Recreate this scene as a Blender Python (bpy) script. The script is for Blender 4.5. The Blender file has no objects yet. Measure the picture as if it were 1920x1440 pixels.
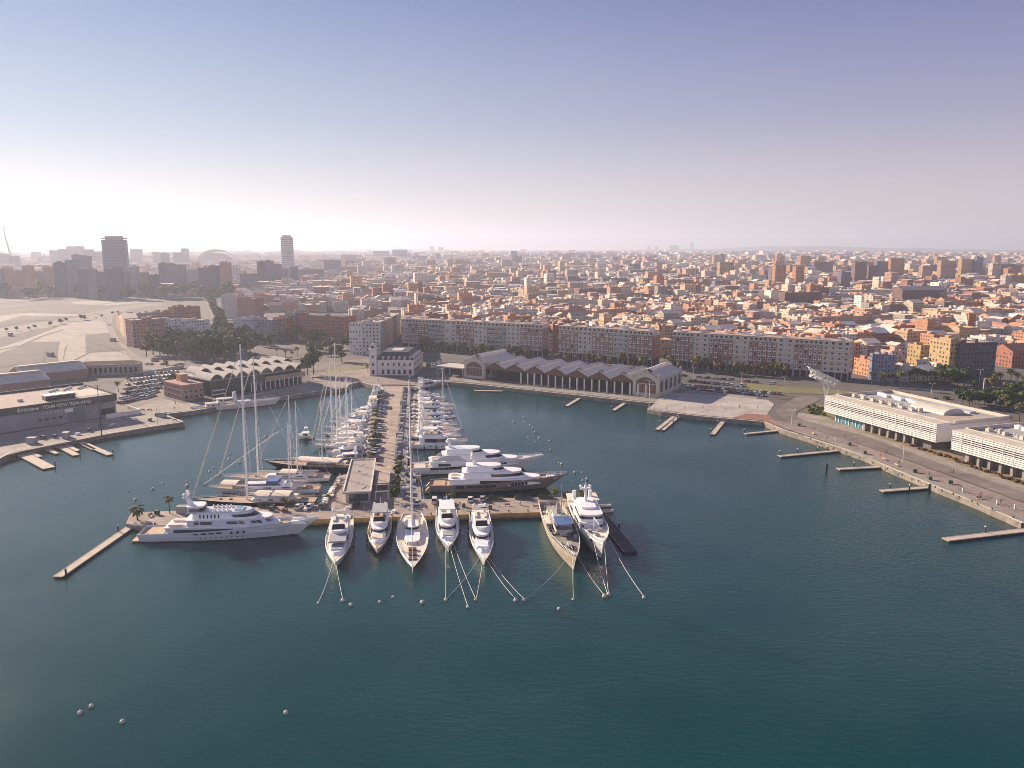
import bpy, math, random
from mathutils import Vector, Matrix
random.seed(7)
R = math.radians
S = bpy.context.scene
COL = S.collection

# ------------------------------------------------------------------ camera
CAM_H, FPX, PITCH = 100.0, 1478.0, math.atan((720-463)/1478.0)
cam_d = bpy.data.cameras.new("camera"); cam = bpy.data.objects.new("camera", cam_d); COL.objects.link(cam)
cam.location = (0, 0, CAM_H); cam.rotation_euler = (math.pi/2-PITCH, 0, 0)
cam_d.sensor_width = 36; cam_d.lens = 36*FPX/1920; cam_d.clip_start = 1; cam_d.clip_end = 60000
S.camera = cam
S.view_settings.view_transform = 'Standard'; S.view_settings.look = 'None'
S.view_settings.gamma = 1; S.view_settings.exposure = 1.2
S.cycles.use_denoising = True; S.cycles.pixel_filter_type = 'BLACKMAN_HARRIS'; S.cycles.filter_width = 0.9
S.cycles.max_bounces = 6; S.cycles.diffuse_bounces = 2; S.cycles.glossy_bounces = 3
S.cycles.volume_bounces = 0; S.cycles.transparent_max_bounces = 6

# ------------------------------------------------------------------ sky and sun
SUN_AZ, SUN_EL = R(-51), R(21.5)          # azimuth measured from +Y towards +X
W = bpy.data.worlds.new("World"); S.world = W; W.use_nodes = True
nt = W.node_tree; nt.nodes.clear()
def N(tree, kind, **kw):
    n = tree.nodes.new(kind)
    for k, v in kw.items():
        if k.startswith('i_'): n.inputs[k[2:]].default_value = v
        else: setattr(n, k, v)
    return n
wo = N(nt, 'ShaderNodeOutputWorld'); bg = N(nt, 'ShaderNodeBackground')
sky = N(nt, 'ShaderNodeTexSky', sky_type='NISHITA', sun_disc=False, sun_elevation=SUN_EL, sun_rotation=SUN_AZ,
        altitude=0, air_density=1.0, dust_density=1.2, ozone_density=2.0)
bg.inputs['Strength'].default_value = 0.1
# the clear winter sky: Nishita mixed with the lilac-to-white gradient of the photograph, by direction
tcw = N(nt, 'ShaderNodeTexCoord'); sxyz = N(nt, 'ShaderNodeSeparateXYZ'); nt.links.new(tcw.outputs['Generated'], sxyz.inputs[0])
def ramp(stops):
    r = N(nt, 'ShaderNodeValToRGB'); e = r.color_ramp.elements
    while len(e) < len(stops): e.new(.5)
    for k, (p, c) in zip(e, stops): k.position = p; k.color = (*c, 1)
    nt.links.new(sxyz.outputs[2], r.inputs[0]); return r
sky_l = ramp([(0,(.84,.80,.73)),(.05,(.64,.67,.68)),(.13,(.39,.51,.66)),(.28,(.17,.30,.54)),(.6,(.06,.11,.25)),(1,(.11,.13,.28))])
sky_r = ramp([(0,(.63,.56,.54)),(.06,(.54,.49,.53)),(.15,(.31,.315,.48)),(.28,(.145,.17,.39)),(.6,(.045,.08,.18)),(1,(.11,.13,.28))])
azr = N(nt, 'ShaderNodeMapRange', interpolation_type='SMOOTHSTEP'); azr.inputs[1].default_value = -.75; azr.inputs[2].default_value = .55
nt.links.new(sxyz.outputs[0], azr.inputs[0])
mlr = N(nt, 'ShaderNodeMix', data_type='RGBA'); nt.links.new(azr.outputs[0], mlr.inputs[0]); nt.links.new(sky_l.outputs[0], mlr.inputs[6]); nt.links.new(sky_r.outputs[0], mlr.inputs[7])
sc10 = N(nt, 'ShaderNodeMix', data_type='RGBA', blend_type='MULTIPLY'); sc10.inputs[0].default_value = 1; sc10.clamp_result = False
sc10.inputs[7].default_value = (4.6, 4.6, 4.6, 1); nt.links.new(mlr.outputs[2], sc10.inputs[6])
mns = N(nt, 'ShaderNodeMix', data_type='RGBA'); mns.inputs[0].default_value = .985
nt.links.new(sky.outputs[0], mns.inputs[6]); nt.links.new(sc10.outputs[2], mns.inputs[7])
# sky behind the camera brightened and warmed as added, unseen fill for shaded fronts
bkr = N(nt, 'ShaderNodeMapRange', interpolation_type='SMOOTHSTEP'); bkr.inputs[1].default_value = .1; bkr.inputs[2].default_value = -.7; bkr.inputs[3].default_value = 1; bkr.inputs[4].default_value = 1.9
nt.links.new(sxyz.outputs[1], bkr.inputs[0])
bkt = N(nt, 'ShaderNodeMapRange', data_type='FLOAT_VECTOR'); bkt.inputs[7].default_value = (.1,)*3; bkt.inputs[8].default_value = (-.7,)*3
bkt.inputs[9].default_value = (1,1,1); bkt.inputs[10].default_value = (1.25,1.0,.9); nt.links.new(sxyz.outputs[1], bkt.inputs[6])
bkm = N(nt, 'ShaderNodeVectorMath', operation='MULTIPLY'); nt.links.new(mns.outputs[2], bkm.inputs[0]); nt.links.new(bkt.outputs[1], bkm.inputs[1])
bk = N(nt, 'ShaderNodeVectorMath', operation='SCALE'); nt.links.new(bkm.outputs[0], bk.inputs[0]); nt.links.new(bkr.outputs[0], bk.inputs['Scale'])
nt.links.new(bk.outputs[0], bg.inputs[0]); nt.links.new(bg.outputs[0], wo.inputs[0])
sun_d = bpy.data.lights.new("sun", 'SUN'); sun = bpy.data.objects.new("sun", sun_d); COL.objects.link(sun)
sun_d.energy = 5.0; sun_d.angle = R(0.5); sun_d.color = (1.0, 0.80, 0.60)
_sd = Vector((math.sin(SUN_AZ)*math.cos(SUN_EL), math.cos(SUN_AZ)*math.cos(SUN_EL), math.sin(SUN_EL)))
sun.rotation_euler = _sd.to_track_quat('Z', 'Y').to_euler(); sun.location = (-300, 300, 400)

# ------------------------------------------------------------------ helpers
_c, _s = math.cos(PITCH), math.sin(PITCH)
def P(px, py, z=0.0):
    "ground point seen at a photo pixel (1920x1440), on the level z"
    u, v = (px-960)/FPX, (720-py)/FPX
    d = Vector((u, _c+v*_s, -_s+v*_c)); t = (z-CAM_H)/d.z
    return Vector((d.x*t, d.y*t, z))
def proj(p):
    x, y, z = p[0], p[1], p[2]-CAM_H
    f = y*_c - z*_s; v = y*_s + z*_c
    if f < 1: return (9999, 9999)
    return (960+FPX*x/f, 720-FPX*v/f)

class MB:
    def __init__(s): s.v=[]; s.f=[]; s.m=[]; s.uv=None
    def add(s, vs, fs, m=0):
        o=len(s.v); s.v += [tuple(p) for p in vs]
        for f in fs: s.f.append(tuple(o+i for i in f)); s.m.append(m)
    def frustum(s, a, z0, b, z1, m=0, bottom=True):
        (x0,x1,y0,y1),(X0,X1,Y0,Y1)=a,b
        fs=[(4,5,6,7),(0,1,5,4),(1,2,6,5),(2,3,7,6),(3,0,4,7)]
        if bottom: fs.append((3,2,1,0))
        s.add([(x0,y0,z0),(x1,y0,z0),(x1,y1,z0),(x0,y1,z0),(X0,Y0,z1),(X1,Y0,z1),(X1,Y1,z1),(X0,Y1,z1)],fs,m)
    def box(s, x0,x1,y0,y1,z0,z1,m=0):
        s.frustum((x0,x1,y0,y1),z0,(x0,x1,y0,y1),z1,m)
    def prism(s, poly, z0, z1, m=0, top=None, mt=None):
        n=len(poly); top=top or poly
        vs=[(p[0],p[1],z0) for p in poly]+[(p[0],p[1],z1) for p in top]
        s.add(vs,[(i,(i+1)%n,n+(i+1)%n,n+i) for i in range(n)],m)
        s.add([(p[0],p[1],z1) for p in top],[tuple(range(n))],m if mt is None else mt)
    def tube(s, p0, p1, r0, r1=None, n=6, m=0, cap=True):
        p0=Vector(p0); p1=Vector(p1); r1=r0 if r1 is None else r1
        d=(p1-p0); 
        if d.length<1e-6: return
        q=d.normalized().to_track_quat('Z','Y').to_matrix()
        ring=[q@Vector((math.cos(2*math.pi*i/n),math.sin(2*math.pi*i/n),0)) for i in range(n)]
        vs=[p0+r0*c for c in ring]+[p1+r1*c for c in ring]
        fs=[(i,(i+1)%n,n+(i+1)%n,n+i) for i in range(n)]
        if cap: fs += [tuple(range(n,2*n)), tuple(range(n-1,-1,-1))]
        s.add(vs,fs,m)
    def sphere(s, c, r, m=0, nu=10, nv=6, sz=1.0):
        vs=[];fs=[]
        for j in range(nv+1):
            th=math.pi*j/nv
            for i in range(nu):
                ph=2*math.pi*i/nu
                vs.append((c[0]+r*math.sin(th)*math.cos(ph),c[1]+r*math.sin(th)*math.sin(ph),c[2]+r*sz*math.cos(th)))
        for j in range(nv):
            for i in range(nu):
                fs.append((j*nu+i,(j+1)*nu+i,(j+1)*nu+(i+1)%nu,j*nu+(i+1)%nu))
        s.add(vs,fs,m)
    def strip(s, A, B, m=0):
        n=len(A); s.add(list(A)+list(B),[(i,i+1,n+i+1,n+i) for i in range(n-1)],m)
    def mesh(s, name, mats, smooth=False):
        me=bpy.data.meshes.new(name); me.from_pydata(s.v,[],s.f)
        for mt in (mats if isinstance(mats,(list,tuple)) else [mats]): me.materials.append(mt)
        if len(me.materials)>1: me.polygons.foreach_set('material_index', s.m)
        if smooth: me.polygons.foreach_set('use_smooth',[True]*len(s.f))
        me.update(); return me
    def build(s, name, mats, parent=None, smooth=False, loc=(0,0,0), rz=0):
        return link(name, s.mesh(name,mats,smooth), parent, loc, rz)
def link(name, me, parent=None, loc=(0,0,0), rz=0):
    o=bpy.data.objects.new(name, me); COL.objects.link(o); o.parent=parent
    o.location=loc; o.rotation_euler=(0,0,rz); return o
def tag(o, label=None, cat=None, group=None, kind=None):
    if label: o['label']=label
    if cat: o['category']=cat
    if group: o['group']=group
    if kind: o['kind']=kind
    return o
def thing(name, label, cat, loc=(0,0,0), rz=0, group=None):
    return tag(link(name, None, None, loc, rz), label, cat, group)
def struct(name, mb, mats): return tag(mb.build(name, mats), kind='structure')
def dup(root, loc, rz=0, label=None, group=None, scale=None):
    r=root.copy(); COL.objects.link(r); r.location=loc; r.rotation_euler=(0,0,rz)
    if scale: r.scale=(scale,)*3
    if label: r['label']=label
    if group: r['group']=group
    for ch in root.children:
        c=ch.copy(); COL.objects.link(c); c.parent=r
        for g in ch.children:
            d=g.copy(); COL.objects.link(d); d.parent=c
    return r
_O1="zeroth first second third fourth fifth sixth seventh eighth ninth tenth eleventh twelfth thirteenth fourteenth fifteenth sixteenth seventeenth eighteenth nineteenth".split()
_T="x x twenty thirty forty fifty sixty seventy eighty ninety".split()
def ordn(n):
    if n<20: return _O1[n]
    t,u=divmod(n,10)
    return _T[t][:-1]+'ieth' if u==0 else _T[t]+'-'+_O1[u]
def cardn(n): return "no one two three four five six seven eight nine ten eleven twelve thirteen fourteen fifteen".split()[n]
def ang(d): return math.atan2(d[1],d[0])
def lerp(a,b,t): return a+(b-a)*t

# ------------------------------------------------------------------ materials
_MC={}
def mat(name, col, rough=.7, var=.0, scale=1.0, metal=0.0, bump=0.0, spec=None, col2=None, joint=0):
    if name in _MC: return _MC[name]
    m=bpy.data.materials.new(name); m.use_nodes=True; t=m.node_tree; b=t.nodes['Principled BSDF']
    b.inputs['Base Color'].default_value=(*col,1); b.inputs['Roughness'].default_value=rough; b.inputs['Metallic'].default_value=metal
    if spec is not None: b.inputs['Specular IOR Level'].default_value=spec
    if var>0 or bump>0:
        tc=N(t,'ShaderNodeTexCoord'); nz=N(t,'ShaderNodeTexNoise',i_Scale=scale,i_Detail=6.0,i_Roughness=.65)
        t.links.new(tc.outputs['Object'],nz.inputs['Vector'])
        if var>0:
            mx=N(t,'ShaderNodeMix',data_type='RGBA'); c2=col2 or tuple(min(1,c*(1+var)) for c in col)
            mx.inputs[6].default_value=(*[c*(1-var) for c in col],1) if not col2 else (*col,1); mx.inputs[7].default_value=(*c2,1)
            mr=N(t,'ShaderNodeMapRange'); mr.inputs[1].default_value=.3; mr.inputs[2].default_value=.7
            t.links.new(nz.outputs['Fac'],mr.inputs[0]); t.links.new(mr.outputs[0],mx.inputs[0])
            out=mx.outputs[2]
            if joint:      # slabs of slightly different tone with dark joints, stains and tyre wear
                br=N(t,'ShaderNodeTexBrick',i_Scale=1.0); br.inputs['Brick Width'].default_value=joint; br.inputs['Row Height'].default_value=joint*.6; br.inputs['Mortar Size'].default_value=.12
                br.inputs['Color1'].default_value=(1,1,1,1); br.inputs['Color2'].default_value=(.86,.86,.87,1); br.inputs['Mortar'].default_value=(.66,.65,.64,1)
                mp=N(t,'ShaderNodeMapping'); mp.inputs['Rotation'].default_value=(0,0,R(8)); t.links.new(tc.outputs['Object'],mp.inputs[0]); t.links.new(mp.outputs[0],br.inputs['Vector'])
                n2=N(t,'ShaderNodeTexNoise',i_Scale=.09,i_Detail=8.0,i_Roughness=.75); t.links.new(tc.outputs['Object'],n2.inputs['Vector'])
                m2=N(t,'ShaderNodeMapRange'); m2.inputs[1].default_value=.38; m2.inputs[2].default_value=.62; m2.inputs[3].default_value=.72; m2.inputs[4].default_value=1.08; t.links.new(n2.outputs['Fac'],m2.inputs[0])
                for q in (br.outputs['Color'],m2.outputs[0]):
                    k=N(t,'ShaderNodeMix',data_type='RGBA',blend_type='MULTIPLY'); k.inputs[0].default_value=1; t.links.new(out,k.inputs[6]); t.links.new(q,k.inputs[7]); out=k.outputs[2]
            t.links.new(out,b.inputs['Base Color'])
        if bump>0:
            bp=N(t,'ShaderNodeBump',i_Strength=bump,i_Distance=.3); t.links.new(nz.outputs['Fac'],bp.inputs['Height']); t.links.new(bp.outputs[0],b.inputs['Normal'])
    _MC[name]=m; return m
def wall_mat(name, source, wx=3.1, wz=3.2, ww=.42, wh=.48, win=(.035,.04,.055)):
    "plaster or brick with a grid of dark windows; UV is in metres; colour from the object or the face"
    if name in _MC: return _MC[name]
    m=bpy.data.materials.new(name); m.use_nodes=True; t=m.node_tree; b=t.nodes['Principled BSDF']; L=t.links.new
    if source=='object': src=N(t,'ShaderNodeObjectInfo').outputs['Color']
    else: src=N(t,'ShaderNodeAttribute',attribute_name='Col').outputs['Color']
    uv=N(t,'ShaderNodeUVMap'); sp=N(t,'ShaderNodeSeparateXYZ'); L(uv.outputs[0],sp.inputs[0])
    def math_(op,a,bv):
        n=N(t,'ShaderNodeMath',operation=op)
        for i,x in enumerate((a,bv)):
            if isinstance(x,(int,float)): n.inputs[i].default_value=x
            else: L(x,n.inputs[i])
        return n.outputs[0]
    fx=math_('FRACT',math_('DIVIDE',sp.outputs[0],wx),0); fz=math_('FRACT',math_('DIVIDE',sp.outputs[1],wz),0)
    ix=math_('LESS_THAN',math_('ABSOLUTE',math_('SUBTRACT',fx,.5),0),ww/2); iz=math_('LESS_THAN',math_('ABSOLUTE',math_('SUBTRACT',fz,.5),0),wh/2)
    w=math_('MULTIPLY',ix,iz)
    # some windows are missing or have pale shutters down
    cell=N(t,'ShaderNodeTexWhiteNoise',noise_dimensions='2D'); cv=N(t,'ShaderNodeCombineXYZ')
    L(math_('FLOOR',math_('DIVIDE',sp.outputs[0],wx),0),cv.inputs[0]); L(math_('FLOOR',math_('DIVIDE',sp.outputs[1],wz),0),cv.inputs[1]); L(cv.outputs[0],cell.inputs['Vector'])
    keep=math_('LESS_THAN',cell.outputs['Value'],.72); w=math_('MULTIPLY',w,keep)
    nz=N(t,'ShaderNodeTexNoise',i_Scale=.35,i_Detail=4.0); L(uv.outputs[0],nz.inputs['Vector'])
    mr=N(t,'ShaderNodeMapRange'); mr.inputs[1].default_value=.3; mr.inputs[2].default_value=.75; mr.inputs[3].default_value=.78; mr.inputs[4].default_value=1.08
    L(nz.outputs['Fac'],mr.inputs[0])
    mul=N(t,'ShaderNodeMix',data_type='RGBA',blend_type='MULTIPLY'); mul.inputs[0].default_value=1; L(src,mul.inputs[6]); L(mr.outputs[0],mul.inputs[7])
    mx=N(t,'ShaderNodeMix',data_type='RGBA'); L(w,mx.inputs[0]); L(mul.outputs[2],mx.inputs[6]); mx.inputs[7].default_value=(*win,1)
    L(mx.outputs[2],b.inputs['Base Color']); b.inputs['Roughness'].default_value=.8; b.inputs['Specular IOR Level'].default_value=.25
    _MC[name]=m; return m
def tint_mat(name, source, rough=.85, var=.25, scale=.5):
    "plain surface whose colour comes from the object or the face"
    if name in _MC: return _MC[name]
    m=bpy.data.materials.new(name); m.use_nodes=True; t=m.node_tree; b=t.nodes['Principled BSDF']; L=t.links.new
    src=N(t,'ShaderNodeObjectInfo').outputs['Color'] if source=='object' else N(t,'ShaderNodeAttribute',attribute_name='Col').outputs['Color']
    tc=N(t,'ShaderNodeTexCoord'); nz=N(t,'ShaderNodeTexNoise',i_Scale=scale,i_Detail=5.0); L(tc.outputs['Object'],nz.inputs['Vector'])
    mr=N(t,'ShaderNodeMapRange'); mr.inputs[1].default_value=.3; mr.inputs[2].default_value=.7; mr.inputs[3].default_value=1-var; mr.inputs[4].default_value=1+var*.4
    L(nz.outputs['Fac'],mr.inputs[0])
    mul=N(t,'ShaderNodeMix',data_type='RGBA',blend_type='MULTIPLY'); mul.inputs[0].default_value=1; L(src,mul.inputs[6]); L(mr.outputs[0],mul.inputs[7])
    L(mul.outputs[2],b.inputs['Base Color']); b.inputs['Roughness'].default_value=rough; b.inputs['Specular IOR Level'].default_value=.25
    _MC[name]=m; return m
M_white=mat('white_gelcoat',(.82,.81,.80),.25,.06,.4)
M_cream=mat('cream_gelcoat',(.72,.64,.52),.35,.1,.5)
M_grey=mat('grey_paint',(.45,.47,.5),.4,.1,.4)
M_silver=mat('silver_hull',(.55,.58,.64),.3,.06,.3)
M_navy=mat('navy_hull',(.012,.016,.03),.15,.1,.3)
M_blue=mat('blue_hull',(.06,.11,.19),.25,.1,.3)
M_brown=mat('bronze_hull',(.25,.195,.17),.3,.12,.25)
M_wood=mat('varnished_wood',(.13,.05,.03),.35,.3,1.2)
M_teak=mat('teak_deck',(.42,.29,.19),.7,.22,1.5)
M_glass=mat('dark_glass',(.015,.018,.025),.08,0)
M_boot=mat('boot_stripe',(.03,.035,.045),.5,.2,.6)
M_dark=mat('dark_rubber',(.03,.03,.03),.7,.2,1)
M_steel=mat('mast_alloy',(.75,.75,.75),.4,.05,.5)
M_rope=mat('rope',(.6,.58,.52),.9,.15,2)
M_canvas=mat('cream_canvas',(.66,.58,.47),.85,.12,.8)
M_canvasb=mat('blue_canvas',(.05,.12,.3),.85,.12,.8)
M_canvasg=mat('grey_canvas',(.3,.31,.34),.85,.12,.8)
M_orange=mat('orange_paint',(.6,.17,.05),.5,.1,1)
M_conc=mat('quay_concrete',(.36,.31,.26),.9,.25,.25)
M_concw=mat('pale_concrete',(.5,.45,.38),.9,.18,.2)
M_conct=mat('pontoon_deck',(.46,.39,.31),.9,.18,.6)
M_tyre=mat('tyre',(.02,.02,.02),.8,0)
# ------------------------------------------------------------------ water and land
ZL=2.5
def water_mat():
    m=bpy.data.materials.new('sea_water'); m.use_nodes=True; t=m.node_tree; b=t.nodes['Principled BSDF']; L=t.links.new
    tc=N(t,'ShaderNodeTexCoord')
    n1=N(t,'ShaderNodeTexNoise',i_Scale=.42,i_Detail=6.0,i_Roughness=.68); n2=N(t,'ShaderNodeTexNoise',i_Scale=.012,i_Detail=4.0,i_Roughness=.55)
    mp=N(t,'ShaderNodeMapping'); mp.inputs['Scale'].default_value=(.8,1.6,1); mp.inputs['Rotation'].default_value=(0,0,R(25))
    L(tc.outputs['Object'],mp.inputs[0]); L(mp.outputs[0],n1.inputs['Vector']); L(tc.outputs['Object'],n2.inputs['Vector'])
    mx=N(t,'ShaderNodeMix',data_type='RGBA'); mx.inputs[6].default_value=(.0005,.027,.034,1); mx.inputs[7].default_value=(.001,.053,.051,1)
    L(n2.outputs['Fac'],mx.inputs[0]); L(mx.outputs[2],b.inputs['Base Color'])
    b.inputs['IOR'].default_value=1.42
    b.subsurface_method='BURLEY'; b.inputs['Subsurface Weight'].default_value=1.0; b.inputs['Subsurface Radius'].default_value=(1,1,1); b.inputs['Subsurface Scale'].default_value=6.0
    mr=N(t,'ShaderNodeMapRange'); mr.inputs[1].default_value=.35; mr.inputs[2].default_value=.65; mr.inputs[3].default_value=.07; mr.inputs[4].default_value=.15
    L(n2.outputs['Fac'],mr.inputs[0])
    ms=N(t,'ShaderNodeMapRange'); ms.inputs[1].default_value=.3; ms.inputs[2].default_value=.7; ms.inputs[3].default_value=.10; ms.inputs[4].default_value=.55
    L(n2.outputs['Fac'],ms.inputs[0])
    sx=N(t,'ShaderNodeSeparateXYZ'); L(tc.outputs['Object'],sx.inputs[0])      # calmer lee water in the west of the basin, breezier to the east
    le=N(t,'ShaderNodeMapRange',interpolation_type='SMOOTHSTEP'); le.inputs[1].default_value=-170; le.inputs[2].default_value=40; le.inputs[3].default_value=.3; le.inputs[4].default_value=1.15; L(sx.outputs[0],le.inputs[0])
    rw=N(t,'ShaderNodeMapRange',interpolation_type='SMOOTHSTEP'); rw.inputs[1].default_value=-150; rw.inputs[2].default_value=0; rw.inputs[3].default_value=.10; rw.inputs[4].default_value=0; L(sx.outputs[0],rw.inputs[0])
    ra=N(t,'ShaderNodeMath',operation='ADD'); L(rw.outputs[0],ra.inputs[0]); L(mr.outputs[0],ra.inputs[1]); L(ra.outputs[0],b.inputs['Roughness'])
    mu=N(t,'ShaderNodeMath',operation='MULTIPLY'); L(ms.outputs[0],mu.inputs[0]); L(le.outputs[0],mu.inputs[1])
    bp=N(t,'ShaderNodeBump',i_Distance=.55); L(mu.outputs[0],bp.inputs['Strength']); L(n1.outputs['Fac'],bp.inputs['Height']); L(bp.outputs[0],b.inputs['Normal'])
    return m
EXT=20000
mb=MB(); mb.add([(-EXT,-400,0),(EXT,-400,0),(EXT,1500,0),(-EXT,1500,0)],[(0,1,2,3)])
struct('water',mb,water_mat())

shore_px=[(0,860),(25,846),(41,843),(150,822),(192,814),(346,791),(304,777),(357,771),(524,744),(613,731),(648,727),(657,720),(675,716),
 (702,723),(770,722),(840,716),(886,720),(1016,734),(1211,755),(1230,756),(1213,767),(1240,772),(1307,780),(1432,791),(1468,806),(1579,841),(1625,857),(1666,876),(1758,914),(1834,944),(1920,982)]
shore=[P(x,y,ZL) for x,y in shore_px]
e_end=(shore[-1]-shore[-3]).normalized(); far_r=shore[-1]+e_end*500
e_st=(shore[0]-shore[4]).normalized(); far_l=shore[0]+e_st*500
land=[far_l]+shore+[far_r,Vector((EXT,far_r.y,ZL)),Vector((EXT,EXT,ZL)),Vector((-EXT,EXT,ZL)),Vector((-EXT,far_l.y,ZL))]
M_land=mat('dusty_ground',(.075,.068,.066),.95,.3,.02,col2=(.135,.117,.112))
mb=MB(); mb.add(land,[tuple(range(len(land)))]); struct('ground',mb,M_land)
mb=MB(); ln=[far_l]+shore+[far_r]
for i in range(len(ln)-1):
    a,b=ln[i],ln[i+1]; mb.add([(a.x,a.y,-2.2),(b.x,b.y,-2.2),(b.x,b.y,ZL-.01),(a.x,a.y,ZL-.01)],[(0,1,2,3)])
M_quayw=mat('quay_wall_stone',(.2,.175,.15),.9,.45,.35)
struct('quay_wall',mb,M_quayw)
# pale coping stones along the quay edge
mb=MB()
for i in range(1,len(ln)-2):
    a,b=ln[i],ln[i+1]; d=(b-a).normalized(); n=Vector((-d.y,d.x,0))
    mb.prism([a,b,b+n*1.1,a+n*1.1],ZL-.3,ZL+.12)
struct('quay_coping',mb,M_concw)

_lift=[ZL+.006]
def patch(name, pxs, m, z=None):
    z=_lift[0] if z is None else z
    pts=[P(x,y,ZL) for x,y in pxs]; mb=MB(); mb.add([(p.x,p.y,z) for p in pts],[tuple(range(len(pts)))])
    _lift[0]+=.006
    return struct(name,mb,m)
M_pink=mat('pink_paving',(.29,.225,.20),.9,.15,.15,joint=5)
M_cpave=mat('cream_paving',(.32,.28,.245),.9,.14,.1,joint=6)
M_plaza=mat('pale_plaza',(.46,.415,.375),.9,.1,.06,joint=7)
M_asph=mat('asphalt',(.085,.075,.07),.9,.22,.12)
M_asphw=mat('worn_asphalt',(.2,.165,.15),.9,.18,.1,joint=40)
M_grass=mat('dry_grass',(.12,.13,.045),.95,.4,.1,col2=(.2,.17,.07))
M_lot=mat('circuit_asphalt',(.095,.085,.088),.95,.18,.04,joint=45)
M_yel=mat('ochre_paint',(.45,.27,.09),.7,.25,.5)
M_blueg=mat('quay_paving',(.3,.265,.235),.9,.15,.15,joint=6)
# west circuit and lots
patch('circuit_lot',[(-60,700),(-60,610),(130,590),(205,600),(262,672),(258,690),(120,700),(60,712)],M_lot)
patch('circuit_strip',[(-60,672),(60,632),(128,606),(200,598),(208,624),(150,628),(122,650),(118,672),(128,690),(118,700),(108,668),(112,640),(60,642),(0,662),(-60,690)],M_cpave)
patch('circuit_strip',[(126,650),(133,630),(160,628),(161,662),(240,658),(250,678),(128,694),(120,672)],M_cpave)
patch('circuit_road',[(-60,625),(60,606),(155,594),(185,597),(100,612),(0,632),(-60,648)],M_asphw)
patch('circuit_strip',[(-60,598),(40,586),(160,590),(150,593),(40,592),(0,604),(-60,610)],M_cpave)
patch('circuit_road',[(140,592),(220,576),(300,566),(305,571),(240,580),(212,592),(210,605),(196,602)],M_asphw)
patch('circuit_strip',[(130,566),(280,562),(300,565),(200,573),(140,570)],M_cpave)
# base quay, ship quay
patch('quay_apron',[(-40,868),(41,846),(192,816),(280,801),(236,787),(219,780),(-40,822)],M_blueg)
patch('quay_plaza',[(222,778),(262,755),(300,746),(345,757),(392,752),(358,769),(306,775),(342,789),(282,800),(236,786)],M_cpave)
patch('ship_quay',[(362,769),(392,754),(572,719),(640,712),(660,718),(645,725),(613,729),(524,742)],M_blueg)
patch('car_park',[(200,745),(235,712),(290,700),(345,690),(350,720),(322,745),(300,748),(222,776)],M_asphw)
patch('car_park',[(262,690),(275,668),(340,668),(350,690),(300,696)],M_asphw)
patch('street',[(225,640),(252,662),(300,690),(282,694),(255,690),(240,665),(205,625),(195,602),(205,600)],M_asphw)
patch('avenue',[(385,560),(400,560),(440,640),(470,680),(560,683),(700,672),(760,672),(760,682),(700,686),(600,694),(470,694),(425,670)],M_asphw)
patch('square_paving',[(580,700),(640,696),(698,690),(700,706),(780,710),(840,706),(868,708),(868,714),(840,714),(772,720),(700,721),(676,714),(655,718),(640,712),(585,716)],M_pink)
patch('square_lawn',[(612,692),(690,684),(698,688),(640,697),(610,700)],M_grass)
# avenue before the apartment row, tram lawn and car park
patch('avenue',[(690,668),(760,664),(1040,686),(1250,704),(1480,728),(1600,733),(1700,742),(1920,790),(1920,806),(1750,760),(1590,742),(1480,738),(1250,716),(1040,696),(760,676)],M_asph)
patch('tram_lawn',[(1400,719),(1520,728),(1600,734),(1600,741),(1480,737),(1400,729)],M_grass)
patch('car_park',[(780,676),(900,690),(1262,713),(1460,740),(1500,745),(1495,750),(1430,748),(1262,731),(1262,724),(1150,700),(900,684)],M_asph)
patch('shed_quay',[(846,713),(872,709),(906,717),(1190,742),(1238,746),(1262,727),(1420,745),(1420,752),(1230,754),(1211,753),(1016,732),(886,718)],M_blueg)
patch('plaza',[(1216,766),(1232,752),(1250,735),(1440,750),(1452,758),(1440,775),(1432,789),(1307,778),(1240,770)],M_plaza)
patch('plaza_deck',[(1400,776),(1440,778),(1470,800),(1460,800),(1432,789),(1370,784)],mat('red_decking',(.25,.12,.08),.85,.2,.4))
patch('promenade',[(1436,786),(1480,792),(1580,823),(1700,864),(1930,948),(1930,984),(1758,912),(1666,874),(1579,839),(1470,803)],M_pink)
patch('quay_edge_walk',[(1470,801),(1580,834),(1670,870),(1770,908),(1930,972),(1930,984),(1758,912),(1666,874),(1579,839)],M_cpave)
patch('road',[(1520,742),(1495,744),(1460,763),(1454,771),(1462,779),(1480,791),(1508,802),(1577,822),(1698,861),(1930,946),(1930,928),(1779,875),(1617,816),(1510,790),(1494,781),(1492,773),(1540,748)],M_asphw)
patch('forecourt',[(1494,781),(1510,790),(1617,816),(1779,875),(1930,928),(1930,890),(1790,846),(1579,792),(1540,780),(1498,774)],M_cpave)
patch('planting_bed',[(1508,770),(1530,757),(1545,760),(1570,781),(1560,785),(1525,779)],M_grass)
patch('planting_bed',[(1625,806),(1790,852),(1930,904),(1930,916),(1780,864),(1620,811)],mat('dry_bed',(.22,.16,.1),.95,.4,.4))
patch('side_road',[(1590,735),(1720,752),(1930,800),(1930,840),(1880,800),(1800,770),(1600,745)],mat('red_paving',(.3,.16,.11),.9,.15,.2))

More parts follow.
